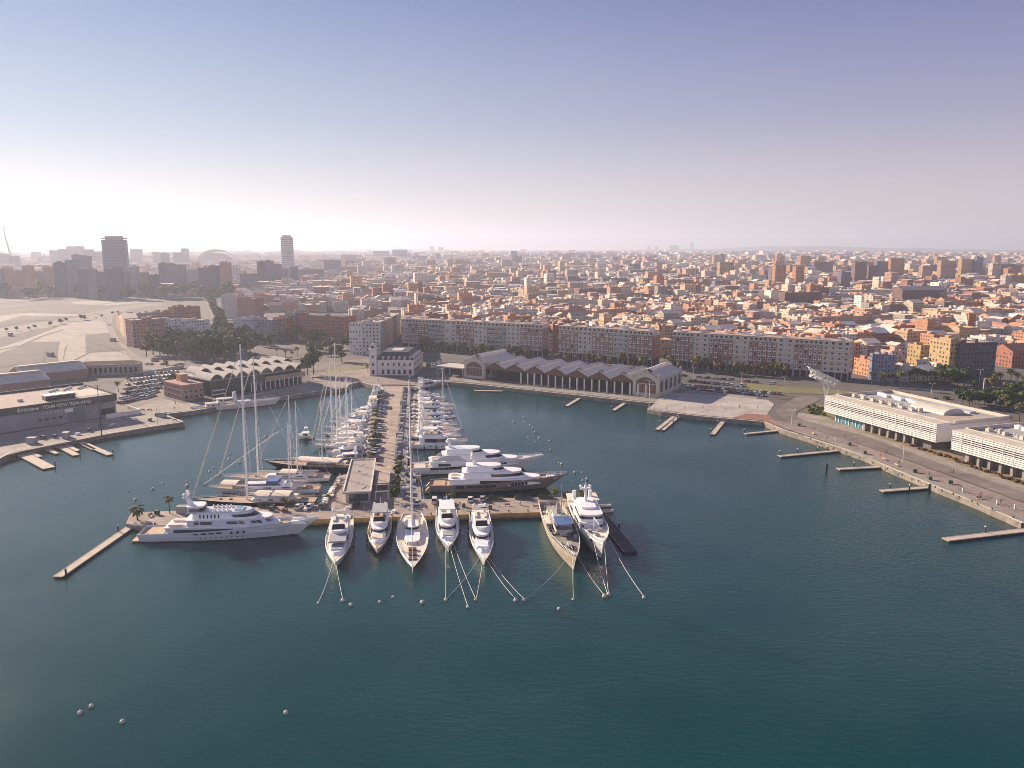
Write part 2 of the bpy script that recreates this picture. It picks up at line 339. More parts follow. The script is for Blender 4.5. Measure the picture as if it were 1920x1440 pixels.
# ------------------------------------------------------------------ hills on the horizon
def hills(name, x0,x1,y,base,seed,amp):
    rnd=random.Random(seed); mb=MB(); n=90; pts=[]
    ph=[rnd.uniform(0,6.28) for _ in range(6)]
    rows=[]
    for j,(dy,k) in enumerate(((-2600,0),(-1500,.45),(-600,.85),(0,1),(1100,.55),(2300,0))):
        row=[]
        for i in range(n+1):
            t=i/n; x=lerp(x0,x1,t)
            h=base*(.55+.25*math.sin(t*5+ph[0])+.12*math.sin(t*13+ph[1])+.08*math.sin(t*31+ph[2]+j)+.05*math.sin(t*67+ph[3]+2*j))
            h=max(h,0)*amp(t)*k
            row.append((x,y+dy,ZL-1.0+h))
        rows.append(row)
    for a,b in zip(rows,rows[1:]): mb.strip(a,b)
    return struct(name,mb,mat('far_hills',(.10,.10,.09),.95,.3,.002))
hills('hills',500,17000,15500,190,3,lambda t: min(1,t*3)*(1-.35*t))
hills('hills',-16500,2000,17300,420,8,lambda t: .35+.65*math.exp(-((t-.27)/.16)**2) if t<.8 else .35*(1-t)/.2)

# ------------------------------------------------------------------ haze
mb=MB(); mb.box(-21500,21500,-900,21500,-3.2,400)
hz=mb.build('haze',[]); tag(hz,'pale lilac haze lying over the harbour and the city','haze',kind='stuff')
hm=bpy.data.materials.new('haze_air'); hm.use_nodes=True; t=hm.node_tree; t.nodes.clear()
pv=N(t,'ShaderNodeVolumePrincipled'); pv.inputs['Color'].default_value=(.74,.80,1.0,1); pv.inputs['Density'].default_value=1.15e-4
pv.inputs['Anisotropy'].default_value=.33
om=N(t,'ShaderNodeOutputMaterial'); t.links.new(pv.outputs[0],om.inputs['Volume']); hz.data.materials.append(hm)
hm.cycles.homogeneous_volume=True

# wheel tracks worn into the circuit ground
def track(pxs,w):
    pts=[P(x,y,ZL) for x,y in pxs]; mb=MB(); A=[];B=[]
    for i,p in enumerate(pts):
        d=(pts[min(i+1,len(pts)-1)]-pts[max(i-1,0)]).normalized(); n=Vector((-d.y,d.x,0))*w/2; A.append((p.x+n.x,p.y+n.y,_lift[0])); B.append((p.x-n.x,p.y-n.y,_lift[0]))
    mb.strip(A,B); _lift[0]+=.006; struct('dirt_track',mb,mat('dirt_track_earth',(.075,.06,.055),.95,.3,.2))
for pxs,w in (([(0,690),(60,676),(110,690)],2),([(-20,660),(40,648),(80,630),(120,618)],2.5),([(0,612),(50,602),(100,600),(150,603)],4),([(10,580),(80,572),(150,575),(230,566)],5),([(0,592),(60,584),(130,583),(190,589)],3),([(60,700),(80,680),(85,655)],1.6),([(130,680),(170,660),(240,655)],1.6),([(165,640),(200,650),(245,668)],1.2),([(0,570),(90,563),(200,561),(300,559)],6)): track(pxs,w)
# ------------------------------------------------------------------ landmark buildings
M_plw=mat('white_plaster',(.62,.58,.52),.85,.1,.3)
M_plc=mat('cream_plaster',(.55,.46,.34),.85,.14,.3)
M_slate=mat('dark_slate',(.035,.045,.055),.6,.25,.6)
M_zinc=mat('zinc_roof',(.56,.51,.46),.55,.15,.4)
M_zincp=mat('pale_roof',(.50,.46,.41),.7,.15,.3)
M_brick=mat('brown_brick',(.16,.085,.06),.9,.22,1.0)
M_redbr=mat('red_brick',(.25,.135,.115),.9,.2,.8)
M_rbrow=mat('rose_brick',(.30,.185,.15),.9,.2,.8)
M_stone=mat('pale_stone',(.48,.44,.37),.85,.14,.4)
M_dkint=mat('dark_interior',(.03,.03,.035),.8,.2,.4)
M_glassb=mat('tinted_glass',(.04,.075,.09),.1,.1,.3)
M_frame=mat('white_frame',(.66,.64,.6),.6,0)
M_grayfac=mat('grey_cladding',(.27,.26,.27),.6,.1,.15)
M_sign=mat('sign_black',(.02,.022,.026),.4,.1,.3)
M_lett=mat('sign_white',(.8,.8,.8),.5,0)
M_terr=mat('terracotta_tiles',(.30,.13,.075),.9,.25,.5)

def frame_at(origin, d):
    return dict(loc=(origin.x,origin.y,ZL), rz=ang(d))
def window_mesh(name,w,h,fr=.16,pm=None):
    mb=MB(); mb.box(-w/2,w/2,-.10,.02,-h/2,h/2,0); mb.box(-w/2+fr,w/2-fr,-.13,-.09,-h/2+fr,h/2-fr,1)
    return mb.mesh(name,[M_frame,pm or M_glass])
def balc_window(w,h):
    mb=MB(); mb.box(-w/2,w/2,-.10,.02,-h/2,h/2,0); mb.box(-w/2+.34,w/2-.34,-.14,-.09,-h/2+.1,h/2-.25,1); mb.box(-w/2-.25,w/2+.25,-.55,.01,-h/2-.75,-h/2-.01,0)
    return mb.mesh('window',[M_frame,M_glass])
def blind_window(w,h,col,f):
    mb=MB(); mb.box(-w/2,w/2,-.10,.02,-h/2,h/2,0); mb.box(-w/2+.3,w/2-.3,-.14,-.09,-h/2+.1,h/2-.25-h*f,1); mb.box(-w/2+.2,w/2-.2,-.2,-.09,h/2-.25-h*f,h/2-.1,2); mb.box(-w/2-.25,w/2+.25,-.55,.01,-h/2-.75,-h/2-.01,0)
    return mb.mesh('window',[M_frame,M_glass,col])
def awning_window(w,h,col):
    mb=MB(); mb.box(-w/2,w/2,-.10,.02,-h/2,h/2,0); mb.box(-w/2+.2,w/2-.2,-.14,-.09,-h/2+.1,h/2-.2,1); mb.add([(-w/2-.2,-.1,h/2),(w/2+.2,-.1,h/2),(w/2+.2,-1.1,h/2-.9),(-w/2-.2,-1.1,h/2-.9)],[(0,1,2,3)],2)
    return mb.mesh('window',[M_frame,M_glass,col])
W_var=[balc_window(1.9,1.9),balc_window(1.5,2.2),blind_window(1.8,1.9,M_plw,.4),blind_window(1.8,1.9,M_stone,.65),awning_window(2.2,2.1,mat('awning_green',(.05,.13,.09),.85,.1,1)),window_mesh('window',2.4,2.3,.12),awning_window(2.2,2.1,mat('awning_ochre',(.42,.27,.12),.85,.1,1))]
def deep_window(w,h):
    mb=MB(); mb.box(-w/2,w/2,-.08,.02,-h/2,h/2,1); mb.box(-w/2-.5,w/2+.5,-1.0,.01,-h/2-.2,-h/2-.02,0); mb.box(-w/2-.5,w/2+.5,-1.0,-.92,-h/2-.02,-h/2+.8,2); mb.box(-w/2-.1,w/2+.1,-.12,-.07,h/2-.35,h/2+.05,0)
    return mb.mesh('window',[M_stone,M_glass,M_grey])
W_deep=[deep_window(1.5,2.3),deep_window(2.2,2.3)]
W_std=balc_window(1.75,1.9); W_dark=window_mesh('window',1.35,2.1,.08); W_wide=window_mesh('window',2.4,1.9,.14)
# ---- avenue apartment row: each colour is a building of its own
def apartment(origin, d, u0, u1, kind, label, end=False, H=29.0, depth=15.0):
    w=u1-u0; o=origin+d*u0
    th=thing('apartment_building',label,'apartment building',**frame_at(o,d),group='apartment buildings along the avenue')
    wm={'red':M_redbr,'brown':M_rbrow,'dark':M_grayfac,'white':mat('beige_render',(.50,.45,.395),.85,.2,.25),'cream':mat('sand_render',(.48,.41,.34),.85,.22,.25),'grey':mat('grey_render',(.36,.35,.32),.85,.12,.3)}[kind]
    e=.02
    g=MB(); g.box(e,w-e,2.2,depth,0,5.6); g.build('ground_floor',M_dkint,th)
    b=MB(); b.box(e,w-e,0,depth,5.6,H-3.6); b.build('wall',wm,th)
    t=MB(); t.box(e,w-e,.9,depth-.5,H-3.6,H-.5); t.build('penthouse',M_stone,th)
    r=MB(); r.box(e,w-e,.3,depth,H-.5,H,0)
    rnd=random.Random(label); 
    for _ in range(rnd.randint(2,4)):
        x=rnd.uniform(1,w-4); y=rnd.uniform(4,depth-4); q=rnd.uniform(1.5,3.2); r.box(x,x+q,y,y+rnd.uniform(2,4),H,H+rnd.uniform(1.2,3),1)
    rf=r.build('roof',[mat('roof_terrace',(.36,.27,.23),.9,.2,.3),M_plw],th)
    for k in range(int(w/4.2)+1):
        x=.4+k*(w-.8)/max(1,int(w/4.2)); c=MB(); c.box(x-.3,x+.3,.15,.75,0,5.6); c.build('pillar',M_stone,th)
    # cornices and floor bands
    for z in (5.6,H-3.6): bd=MB(); bd.box(-.0+e,w-e,-.25,0,z-.25,z+.2); bd.build('cornice',M_stone,th)
    n=max(2,int(w/(3.4 if kind not in('white','cream','grey') else 4.4))); 
    wmsh=W_dark if kind in ('white','cream','grey') else W_std
    for fl in range(5):
        z=5.6+2.0+fl*3.95
        for k in range(n):
            x=(k+.5)*w/n
            ww=wmsh
            if rnd.random()<.5: ww=rnd.choice(W_var) if kind in('red','brown','dark') else rnd.choice([W_dark,W_var[2],W_deep[0],W_deep[1],W_deep[0],W_var[6]])
            link('window',ww,th,(x+rnd.uniform(-.12,.12),-.01,z))
        if kind in('dark','grey','cream') or (kind=='white' and fl%2==0):
            bl=MB(); bl.box(w*.12 if kind!='dark' else .3,w*.88 if kind!='dark' else w-.3,-1.0,-.02,z-1.35,z-1.2,0); bl.box(w*.12 if kind!='dark' else .3,w*.88 if kind!='dark' else w-.3,-1.0,-.94,z-1.2,z-.35,1)
            bl.build('balcony',[M_plw,M_glassb if kind=='dark' else M_grey],th)
    for k in range(n):
        link('window',W_wide,th,((k+.5)*w/n,.87,H-2.0))
    if end:      # windows and balconies on the gable wall facing along the row
        for fl in range(5):
            for y in (3.5,7.5,11.5):
                link('window',W_dark,th,(w-e+.01,y,7.6+fl*3.95)).rotation_euler=(0,0,math.pi/2)
    return th
def arow(p0,p1,fr,kinds,where,end=True,H=29):
    a=P(*p0,ZL); b=P(*p1,ZL); L=(b-a).length; d=(b-a).normalized(); nm={'red':'red brick','brown':'rose brown brick','dark':'glassy grey balconied','white':'white plaster','cream':'cream stone','grey':'grey rendered'}
    cnt={}
    for i,k in enumerate(kinds):
        cnt[k]=cnt.get(k,0)+1; tot=kinds.count(k)
        lab=f"only {nm[k]} apartment building in the {where} avenue row" if tot==1 else f"{_O1[cnt[k]]} {nm[k]} apartment building from the left in the {where} avenue row"
        apartment(a,d,L*fr[i],L*fr[i+1],k,lab,end and i==len(kinds)-1,H)
    return a,d,L
A_=arow((753,653),(1017,669),[0,.055,.205,.325,.41,.535,.625,.76,.85,1],['white','red','dark','white','red','white','dark','white','brown'],'west')
B_=arow((1046,671),(1222,687),[0,.225,.375,.60,.76,1],['brown','white','brown','grey','red'],'middle')
C_=arow((1258,687),(1590,714),[0,.135,.228,.37,.46,.615,.71,.86,1],['red','cream','red','cream','red','cream','brown','cream'],'east')

# ---- shed with saw-tooth gables and two gabled pavilions
def inner_frame(th): pass
SA=P(870,707.5,ZL); SB=P(1235,745,ZL); sd=(SB-SA).normalized(); SL=(SB-SA).length; SD=44.0
def pavilion(u0,w,label):
    th=thing('gabled_pavilion',label,'pavilion',**frame_at(SA+sd*u0,sd),group='end pavilions of the dock shed')
    e,pk=12.0,16.5
    def gable(y0,y1,flip):
        b=MB(); ar=[]   # stone gable with a wide arched opening
        n=14; x0,x1=2.2,w-2.2; z0,zs,zt=2.0,9.0,12.6
        for i in range(n+1):
            t=i/n; x=lerp(x0,x1,t); ar.append((x, zs+(zt-zs)*math.sin(math.pi*t)**.8))
        def roofz(x): return e+(pk-e)*(1-abs(x-w/2)/(w/2))
        for i in range(n):
            (xa,za),(xb,zb)=ar[i],ar[i+1]
            for y in (y0,y1): b.add([(xa,y,za),(xb,y,zb),(xb,y,roofz(xb)),(xa,y,roofz(xa))],[(0,1,2,3)])
            b.add([(xa,y0,za),(xb,y0,zb),(xb,y1,zb),(xa,y1,za)],[(0,1,2,3)])
            b.add([(xa,y0,roofz(xa)),(xb,y0,roofz(xb)),(xb,y1,roofz(xb)),(xa,y1,roofz(xa))],[(0,1,2,3)])
        b.box(0,x0,y0,y1,0,e+.6); b.box(x1,w,y0,y1,0,e+.6); b.box(x0,x1,y0,y1,0,z0)
        for x in (.9,w-.9): b.box(x-.7,x+.7,y0-.2,y1+.2,e+.6,e+2.2); b.sphere((x,(y0+y1)/2,e+2.6),.6)
        b.box(w/2-.9,w/2+.9,y0-.1,y1+.1,pk-.4,pk+1.0)
        return b.build('gable_wall',M_stone,th)
    g=gable(0,1.0,1); gable(SD-1,SD,1)
    for y in (.6,SD-.7):
        d=MB(); n=12; pts=[(2.2,2)]+[(lerp(2.2,w-2.2,i/n),9+3.6*math.sin(math.pi*i/n)**.8) for i in range(n+1)]+[(w-2.2,2)]
        d.add([(x,y,z) for x,z in pts],[tuple(range(len(pts)))]); 
        q=d.build('door_panel',M_brick,th)
        if y<1:
            f=MB()
            for k in range(1,5): x=lerp(2.2,w-2.2,k/5); f.box(x-.12,x+.12,y-.15,y-.02,2,9.3)
            f.box(2.2,w-2.2,y-.2,y-.02,7.9,8.3); f.build('mullion',M_stone,q)
    for x0,x1 in ((0.01,.9),(w-.9,w-.01)):
        s=MB(); s.box(x0,x1,1,SD-1,0,e); s.build('side_wall',M_stone,th)
    # arched windows and pilasters along the outer flank
    for k in range(5):
        y=5+k*8.6
        for x in (w+.03,-.03):
            a=MB(); pts=[(-2.4,3)]+[(-2.4*math.cos(math.pi*i/8),8+2.4*math.sin(math.pi*i/8)) for i in range(9)]+[(2.4,3)]
            a.add([(x,y+p,z) for p,z in pts],[tuple(range(len(pts)))]); a.build('arched_window',M_glassb if k else M_brick,th)
    r=MB()
    for s in (0,1):
        xa,xb=(-.5,w/2) if s==0 else (w+.5,w/2)
        r.add([(xa,1.05,e-.1),(xb,1.05,pk+.1),(xb,SD-1.05,pk+.1),(xa,SD-1.05,e-.1)],[(0,1,2,3)])
    rf=r.build('roof',M_zinc,th)
    l=MB(); l.add([(w/2-3,3,pk+.55),(w/2,3,pk+1.5),(w/2+3,3,pk+.55),(w/2+3,SD-3,pk+.55),(w/2,SD-3,pk+1.5),(w/2-3,SD-3,pk+.55)],[(0,1,4,5),(1,2,3,4)])
    for x in(-3,3): l.box(w/2+x-.1,w/2+x+.1,3,SD-3,pk-1.3,pk+.52)
    l.build('ridge_lantern',M_zinc,rf)
    return th
pw=18.5
pavilion(0,pw,'pale stone gabled pavilion at the customs house end of the dock shed')
pavilion(SL-pw,pw,'pale stone gabled pavilion beside the empty plaza at the east end of the dock shed')
sh=thing('dock_shed','long dock shed under seven saw-tooth grey gable roofs between two stone pavilions','warehouse',**frame_at(SA+sd*pw,sd))
ML=SL-2*pw; gw=ML/7
for k in range(7):
    x0=k*gw+.02; x1=(k+1)*gw-.02; xm=(x0+x1)/2; r=MB()
    for xa,xb in ((x0,xm),(x1,xm)):
        r.add([(xa,1.5,9.2),(xb,1.5,13.6),(xb,SD-2,13.6),(xa,SD-2,9.2)],[(0,1,2,3)])
        r.add([(xa,1.5,8.9),(xb,1.5,13.3),(xb,1.5,13.6),(xa,1.5,9.2)],[(0,1,2,3)])
    rf=r.build('roof',M_zincp if k==6 else M_zinc,sh)
    l=MB(); l.add([(xm-2.6,4,13.2),(xm,4,14.4),(xm+2.6,4,13.2),(xm+2.6,SD-6,13.2),(xm,SD-6,14.4),(xm-2.6,SD-6,13.2)],[(0,1,4,5),(1,2,3,4)])
    for x in (-2.6,2.6): l.box(xm+x-.1,xm+x+.1,4,SD-6,12.0,13.17)
    l.build('ridge_lantern',M_zincp if k==6 else M_zinc,rf)
    g=MB(); g.add([(x0,2.2,9.0),(x1,2.2,9.0),(xm,2.2,13.3)],[(0,1,2)]); g.add([(x0,2.2,7.6),(x1,2.2,7.6),(x1,2.2,9.0),(x0,2.2,9.0)],[(0,1,2,3)]); g.build('gable_wall',M_brick,sh)
    for x in (x0+.3,xm):
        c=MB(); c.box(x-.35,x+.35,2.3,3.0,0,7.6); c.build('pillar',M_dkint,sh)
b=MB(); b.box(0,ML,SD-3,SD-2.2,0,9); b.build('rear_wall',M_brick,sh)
b=MB(); b.box(0,ML,12,12.3,0,7.8); b.build('hall_shade_panel',M_dkint,sh)  # dark panel, the open hall's shade put into its colour
pc=MB(); pc.box(-.42,.42,-.3,.3,0,8.2); pcm=pc.mesh('mast_fin',M_frame)
for k in range(18):
    u=SL*.335+k*SL*.0362; q=SA+sd*u+Vector((sd.y,-sd.x,0))*3.2
    tag(link('banner_pylon',pcm,None,(q.x,q.y,ZL),ang(sd)),f"slender white upright pylon before the dock shed, {ordn(k+1)} from the customs house side",'pylon','white pylons before the dock shed')

# ---- open canopy by the customs house
o=P(818,703,ZL); d=(P(868,709,ZL)-o); L=d.length; d.normalize()
th=thing('canopy_hall','low open hall with a flat pale roof between the customs house and the dock shed','canopy',**frame_at(o,d))
b=MB(); b.box(0,L,0,18,6.6,7.4); b.build('roof',M_zincp,th)
b=MB(); b.box(0,L,10,17.5,0,6.6); b.build('wall',M_dkint,th)
for x in (.5,L/2,L-.5):
    c=MB(); c.box(x-.25,x+.25,.4,.9,0,6.6); c.build('pillar',M_grey,th)

# ---- white customs house with corner tower
o=P(701,703.5,ZL); wC=31.0; dC=46.0
th=thing('customs_house','white two-storey customs house with dark slate mansard roof and a slim corner tower','building',**frame_at(o,Vector((1,-.04,0))))
b=MB(); b.box(0,wC,0,dC,0,11.2); b.build('wall',M_plw,th)
b=MB(); b.box(-.4,wC+.4,-.4,dC+.4,11.2,11.9); b.build('cornice',M_plw,th); b=MB(); b.box(-.2,wC+.2,-.2,dC+.2,5.5,5.9); b.build('cornice',M_plw,th)
b=MB(); b.frustum((0.3,wC-.3,.3,dC-.3),11.9,(5.5,wC-5.5,7,dC-7),17.2,0); 
rf=b.build('roof',M_slate,th)
b=MB(); b.box(11,20,14,30,17.2,17.6); b.build('skylight',M_zincp,rf)
wd=MB(); wd.box(-.8,.8,-.12,.03,-1.3,1.3,0); wd.box(-.6,.6,-.16,-.11,-1.1,1.1,1); wsq=wd.mesh('window',[M_stone,M_glass])
wd=MB(); pts=[(-.95,-1.7)]+[(-.95*math.cos(math.pi*i/8),.9+.95*math.sin(math.pi*i/8)) for i in range(9)]+[(.95,-1.7)]
wd.add([(x,-.12,z) for x,z in pts],[tuple(range(len(pts)))],1)
pts2=[(x*1.3,z*1.12) for x,z in pts]; wd.add([(x,-.06,z) for x,z in pts2],[tuple(range(len(pts2)))],0); war=wd.mesh('window',[M_stone,M_glass])
for k in range(6):
    x=7.2+k*4.2
    link('window',wsq,th,(x,0,8.6)); link('window',war,th,(x,0,2.7))
for k in range(9):
    y=4+k*4.8
    for m_,z in((wsq,8.6),(war,2.7)):
        link('window',m_,th,(wC,y,z),math.pi/2); link('window',m_,th,(0,y,z),-math.pi/2)
dm=MB(); dm.box(-.8,.8,-.9,1.4,0,1.8,0); dm.add([(-1,-1.0,1.8),(1,-1.0,1.8),(0,-1.0,2.7),(-1,1.5,1.8),(1,1.5,1.8),(0,1.5,2.7)],[(0,1,2),(0,2,5,3),(1,4,5,2)],0); dm.box(-.5,.5,-.95,-.89,.3,1.6,1); dmm=dm.mesh('dormer',[M_plw,M_glass])
for k in range(6): link('dormer',dmm,rf,(7.2+k*4.2,1.4,12.0))
for k in range(8): link('dormer',dmm,rf,(wC-1.4,6+k*4.8,12.0),math.pi/2)
b=MB(); b.box(-2.8,2.6,-1.6,3.4,0,20); b.box(-3.2,3.0,-2.0,3.8,20,20.7); b.box(-2.2,2.0,-1.0,2.8,20.7,23.5); b.frustum((-2.4,2.2,-1.2,3.0),23.5,(-1,.8,.2,1.6),24.6); tw=b.build('tower',M_plw,th)
for z in (2.7,8.6,14.5): link('window',war if z<3 else wsq,tw,(-.1,-1.6,z))
b=MB(); b.box(-1.2,1.0,-1.06,-1.0,21.2,23); b.box(-2.26,-2.2,-.2,2,21.2,23);b.build('belfry_opening',M_dkint,tw)

# ---- scalloped vault hall on the west quay
o=P(393,745,ZL); e1=(P(572,718,ZL)-o); VL=e1.length; e1.normalize()
th=thing('vaulted_hall','long quayside hall roofed by eight scalloped cream barrel vaults above dark glazing','hall',**frame_at(o,e1))
nv=8; vw=VL/nv; VD=40.0; vz=11.5
M_vault=mat('vault_shell',(.29,.27,.255),.85,.12,.2)
for k in range(nv):
    for part,(ya,yb,up,off) in enumerate(((-2.5,VD*.52,0,0),(VD*.52+.4,VD,1.2,.5))):
        m=MB(); n=10; x0=(k+off)*vw+.03; x1=x0+vw-.06; A=[];B=[];A2=[];B2=[]
        for i in range(n+1):
            t=i/n; x=lerp(x0,x1,t); z=vz+up+3.5*math.sin(math.pi*t)**.85
            A.append((x,ya,z)); B.append((x,yb,z)); A2.append((x,ya,z-.45)); B2.append((x,yb,z-.45))
        m.strip(A,B); m.strip(A2,B2); m.strip(A,A2); m.strip(B,B2)
        v=m.build('barrel_vault',M_vault,th)
        g=MB(); n=8; gx0=x0+.6; gx1=x1-.6; y=ya+1.2
        pts=[(lerp(gx0,gx1,i/n),y,vz+up-.3+3.05*math.sin(math.pi*i/n)**.85) for i in range(n+1)]
        g.add(pts,[tuple(range(n+1))])
        g.build('lunette_window',M_glass,v)
        if part==0:
            for q in (.25,.5,.75): f=MB(); f.tube((lerp(gx0,gx1,q),y-.1,vz-.3),(lerp(gx0,gx1,q),y-.1,vz-.4+2.7*math.sin(math.pi*q)),.09,n=4); f.build('glazing_bar',M_grey,v)
b=MB(); b.box(0,VL,-1.0,VD-1,vz-.9,vz); b.build('eave_beam',mat('eave_paint',(.35,.33,.33),.7,.1,.4),th)
b=MB(); b.box(.3,VL*.55,-1.0,VD-2,0,vz-.9,0); b.box(VL*.55,VL-.3,4,VD-2,0,vz-.9,0); b.build('glazed_wall',mat('curtain_glass',(.02,.035,.04),.15,.3,.15),th)
b=MB(); b.box(VL*.56,VL-.5,-1.4,.2,5.2,8.6); b.build('upper_gallery',mat('gallery_boards',(.36,.27,.2),.8,.25,.3),th)
for k in range(12):
    x=VL*.40+k*VL*.05; c=MB(); c.box(x-.28,x+.28,-2.2,-1.7,0,6.2); c.build('pillar',M_frame,th)
for z in (4.2,1.6):
    c=MB(); c.box(1,VL*.13,-3.6,-1.02,z,z+.5); c.build('terrace_slab',M_frame,th)
o2=P(344,752,ZL)
th=thing('brick_annex','rose brick three-storey annex with a roof terrace beside the vaulted hall','building',(o2.x,o2.y,ZL),ang(e1))
b=MB(); b.box(0,14,0,26,0,9.5); b.build('wall',M_rbrow,th)
b=MB(); b.box(-.2,14.2,-.2,26.2,9.5,10.3); b.build('parapet',mat('rose_coping',(.33,.2,.17),.9,.15,.5),th)
b=MB(); b.box(6,11,14,20,10.3,15.0); b.build('stair_tower',mat('ochre_render',(.5,.30,.14),.85,.15,.4),th)
for z in (2.2,5.6):
    for k in range(4): link('window',W_wide,th,(2+k*3.4,0,z)); 
    for k in range(6): link('window',W_wide,th,(0,2.5+k*4.1,z),-math.pi/2)

# ---- team base with the sign
o=P(0,812,ZL); e2=(P(219,779,ZL)-o); TL=e2.length; e2.normalize(); o=o-e2*26; TL+=26
th=thing('team_base','big grey boat shed with a black lettered sign band along its eave','boathouse',**frame_at(o,e2)); TD=50
b=MB(); b.box(0,TL,0,TD,0,12.2); b.build('wall',mat('base_cladding',(.23,.23,.26),.6,.16,.1),th)
b=MB(); b.box(-.3,TL+.3,-.3,TD+.3,12.2,12.6,0); b.box(-.3,TL+.3,TD-1.0,TD+.3,12.6,13.8,1); b.box(TL-.6,TL+.3,-.3,TD-1,12.6,13.3,1)
b.box(TL*.66,TL*.82,14,24,12.6,12.9,1); b.box(TL*.8,TL*.98,8,30,12.6,12.68,2)
for k in range(9): x=TL*.72+k*2.6; b.box(x,x+1.4,33+(k%3)*3,35+(k%3)*3,12.6,13.8,3)
b.box(TL*.47,TL*.50,16,18,12.6,14,3)
rf=b.build('roof',[mat('roof_membrane',(.33,.26,.23),.9,.16,.12),M_sign,M_concw,M_grey],th)
b=MB(); b.box(TL*.60,TL*.78,7,13,12.6,15.2,0); b.box(TL*.595,TL*.785,6.2,13.5,15.2,15.6,1); b.build('roof_pavilion',[M_glass,M_frame],rf)
b=MB(); b.box(-.3,TL+.35,-1.2,-.0,9.0,13.0); b.box(TL,TL+.9,-.0,24,9.0,13.0); sg=b.build('sign_band',M_sign,th)
def lettering(txt,size,parent,x,y,z,name='lettering',m=None):
    c=bpy.data.curves.new('t','FONT'); c.body=txt; c.size=size; c.extrude=.04; c.offset=.02
    o_=bpy.data.objects.new('t',c); COL.objects.link(o_); dg=bpy.context.evaluated_depsgraph_get(); dg.update()
    me=bpy.data.meshes.new_from_object(o_.evaluated_get(dg)); bpy.data.objects.remove(o_); bpy.data.curves.remove(c)
    me.materials.clear(); me.materials.append(m or M_lett)
    q=link(name,me,parent,(x,y,z)); q.rotation_euler=(math.pi/2,0,0); return q,max(v.co.x for v in me.vertices)
xs=TL*.405
l1,w1=lettering('Emirates',3.0,sg,xs,-1.25,9.9); l2,w2=lettering('TEAM NEW ZEALAND',2.55,sg,xs+w1+1.6,-1.25,9.95)
b=MB(); x=xs+w1+w2+5   # curled silver fern on the sign
for i in range(10):
    a=math.pi*(-.75+1.25*i/10); r=1.55; cx,cz=x+r*math.cos(a),11.1+r*math.sin(a); L_=.75*math.sin(math.pi*(i+1)/11)+.15
    for s in(-1,1): b.add([(cx-.12,-1.28,cz),(cx+.12,-1.28,cz),(cx+s*L_*math.cos(a+.5),-1.28,cz+s*L_*math.sin(a+.5))],[(0,1,2)])
b.build('fern_emblem',mat('emblem_silver',(.55,.57,.57),.4,0),sg)
b=MB(); b.box(TL*.70,TL*.80,-.12,0,0,7.6); b.build('hangar_door',mat('door_green',(.12,.16,.16),.6,.2,.3),th)
b=MB(); b.box(TL*.68,TL*.73,-.15,-.0,6.0,8.1); b.build('small_sign',M_lett,th)
for x in (.52,.56,.60,.64): 
    b=MB(); b.box(TL*x,TL*x+1.9,-.12,0,3.2,4.4); b.build('window',M_glass,th)
for k in range(7):
    b=MB(); b.box(TL*.55+k*1.8,TL*.55+k*1.8+.9,-.12,0,6.6,8.2); b.build('vent',M_grey,th)
b=MB(); b.box(TL*.9,TL*.99,-.12,0,1.6,5.2); b.build('window',M_glass,th)
b=MB(); b.box(TL*.91,TL*1.14,-5,-4.7,0,2.6); b.box(TL*1.13,TL*1.14,-4.7,12,0,2.6)
tag(b.build('low_wall',M_frame,None,loc=(o.x,o.y,ZL),rz=ang(e2)),'low white wall screening the corner of the grey boat shed','wall')
for lab,(px,py),w_,d_ in (('nearer pale gabled storage shed behind the grey boat shed',(-30,744),26,40),('farther pale gabled storage shed with a skylight ridge behind the boat shed',(42,722),26,44)):
    q=P(px,py,ZL); t=thing('storage_shed',lab,'shed',(q.x,q.y,ZL),ang(e2),group='storage sheds behind the boat shed')
    b=MB(); b.box(0,d_,0,w_,0,7); b.add([(0,0,7),(0,w_,7),(0,w_/2,11.5)],[(0,1,2)]); b.add([(d_,0,7),(d_,w_,7),(d_,w_/2,11.5)],[(0,1,2)]); b.build('wall',M_rbrow,t)
    b=MB()
    for y in(-.4,w_+.4): b.add([(-.4,y,6.85),(d_+.4,y,6.85),(d_+.4,w_/2,11.7),(-.4,w_/2,11.7)],[(0,1,2,3)])
    r_=b.build('roof',M_zincp,t); b=MB(); b.box(2,d_-2,w_/2-2,w_/2+2,11.3,12.3); b.build('ridge_lantern',M_concw,r_)

# ---- old arcaded station building
o=P(144,705,ZL); d=(P(262,701,ZL)-o); L=d.length; d.normalize()
th=thing('arcaded_station','long low grey building with a row of arched windows beside the circuit lot','building',**frame_at(o,d))
b=MB(); b.box(0,L,0,12,0,7.5); b.build('wall',mat('weathered_plaster',(.33,.29,.27),.9,.25,.3),th)
b=MB(); b.box(-.4,L+.4,-.4,12.4,7.5,8.1); b.build('cornice',M_stone,th)
b=MB(); b.frustum((0,L,0,12),8.1,(5,L-5,5.5,6.5),10.2); b.build('roof',mat('brown_tiles',(.2,.13,.1),.9,.2,.5),th)
for k in range(12):
    q=link('window',war,th,(2.5+k*(L-5)/11,0,3.6)); q.scale=(1.25,1,1.35)
o=P(268,703,ZL); w_=P(345,690,ZL)
b=MB(); n=(w_-o); b.box(0,n.length,0,1.2,0,2.6); tag(b.build('car_park_wall',M_concw,None,loc=(o.x,o.y,ZL),rz=ang(n)),'pale low wall dividing the two car parks by the arcaded station','wall')

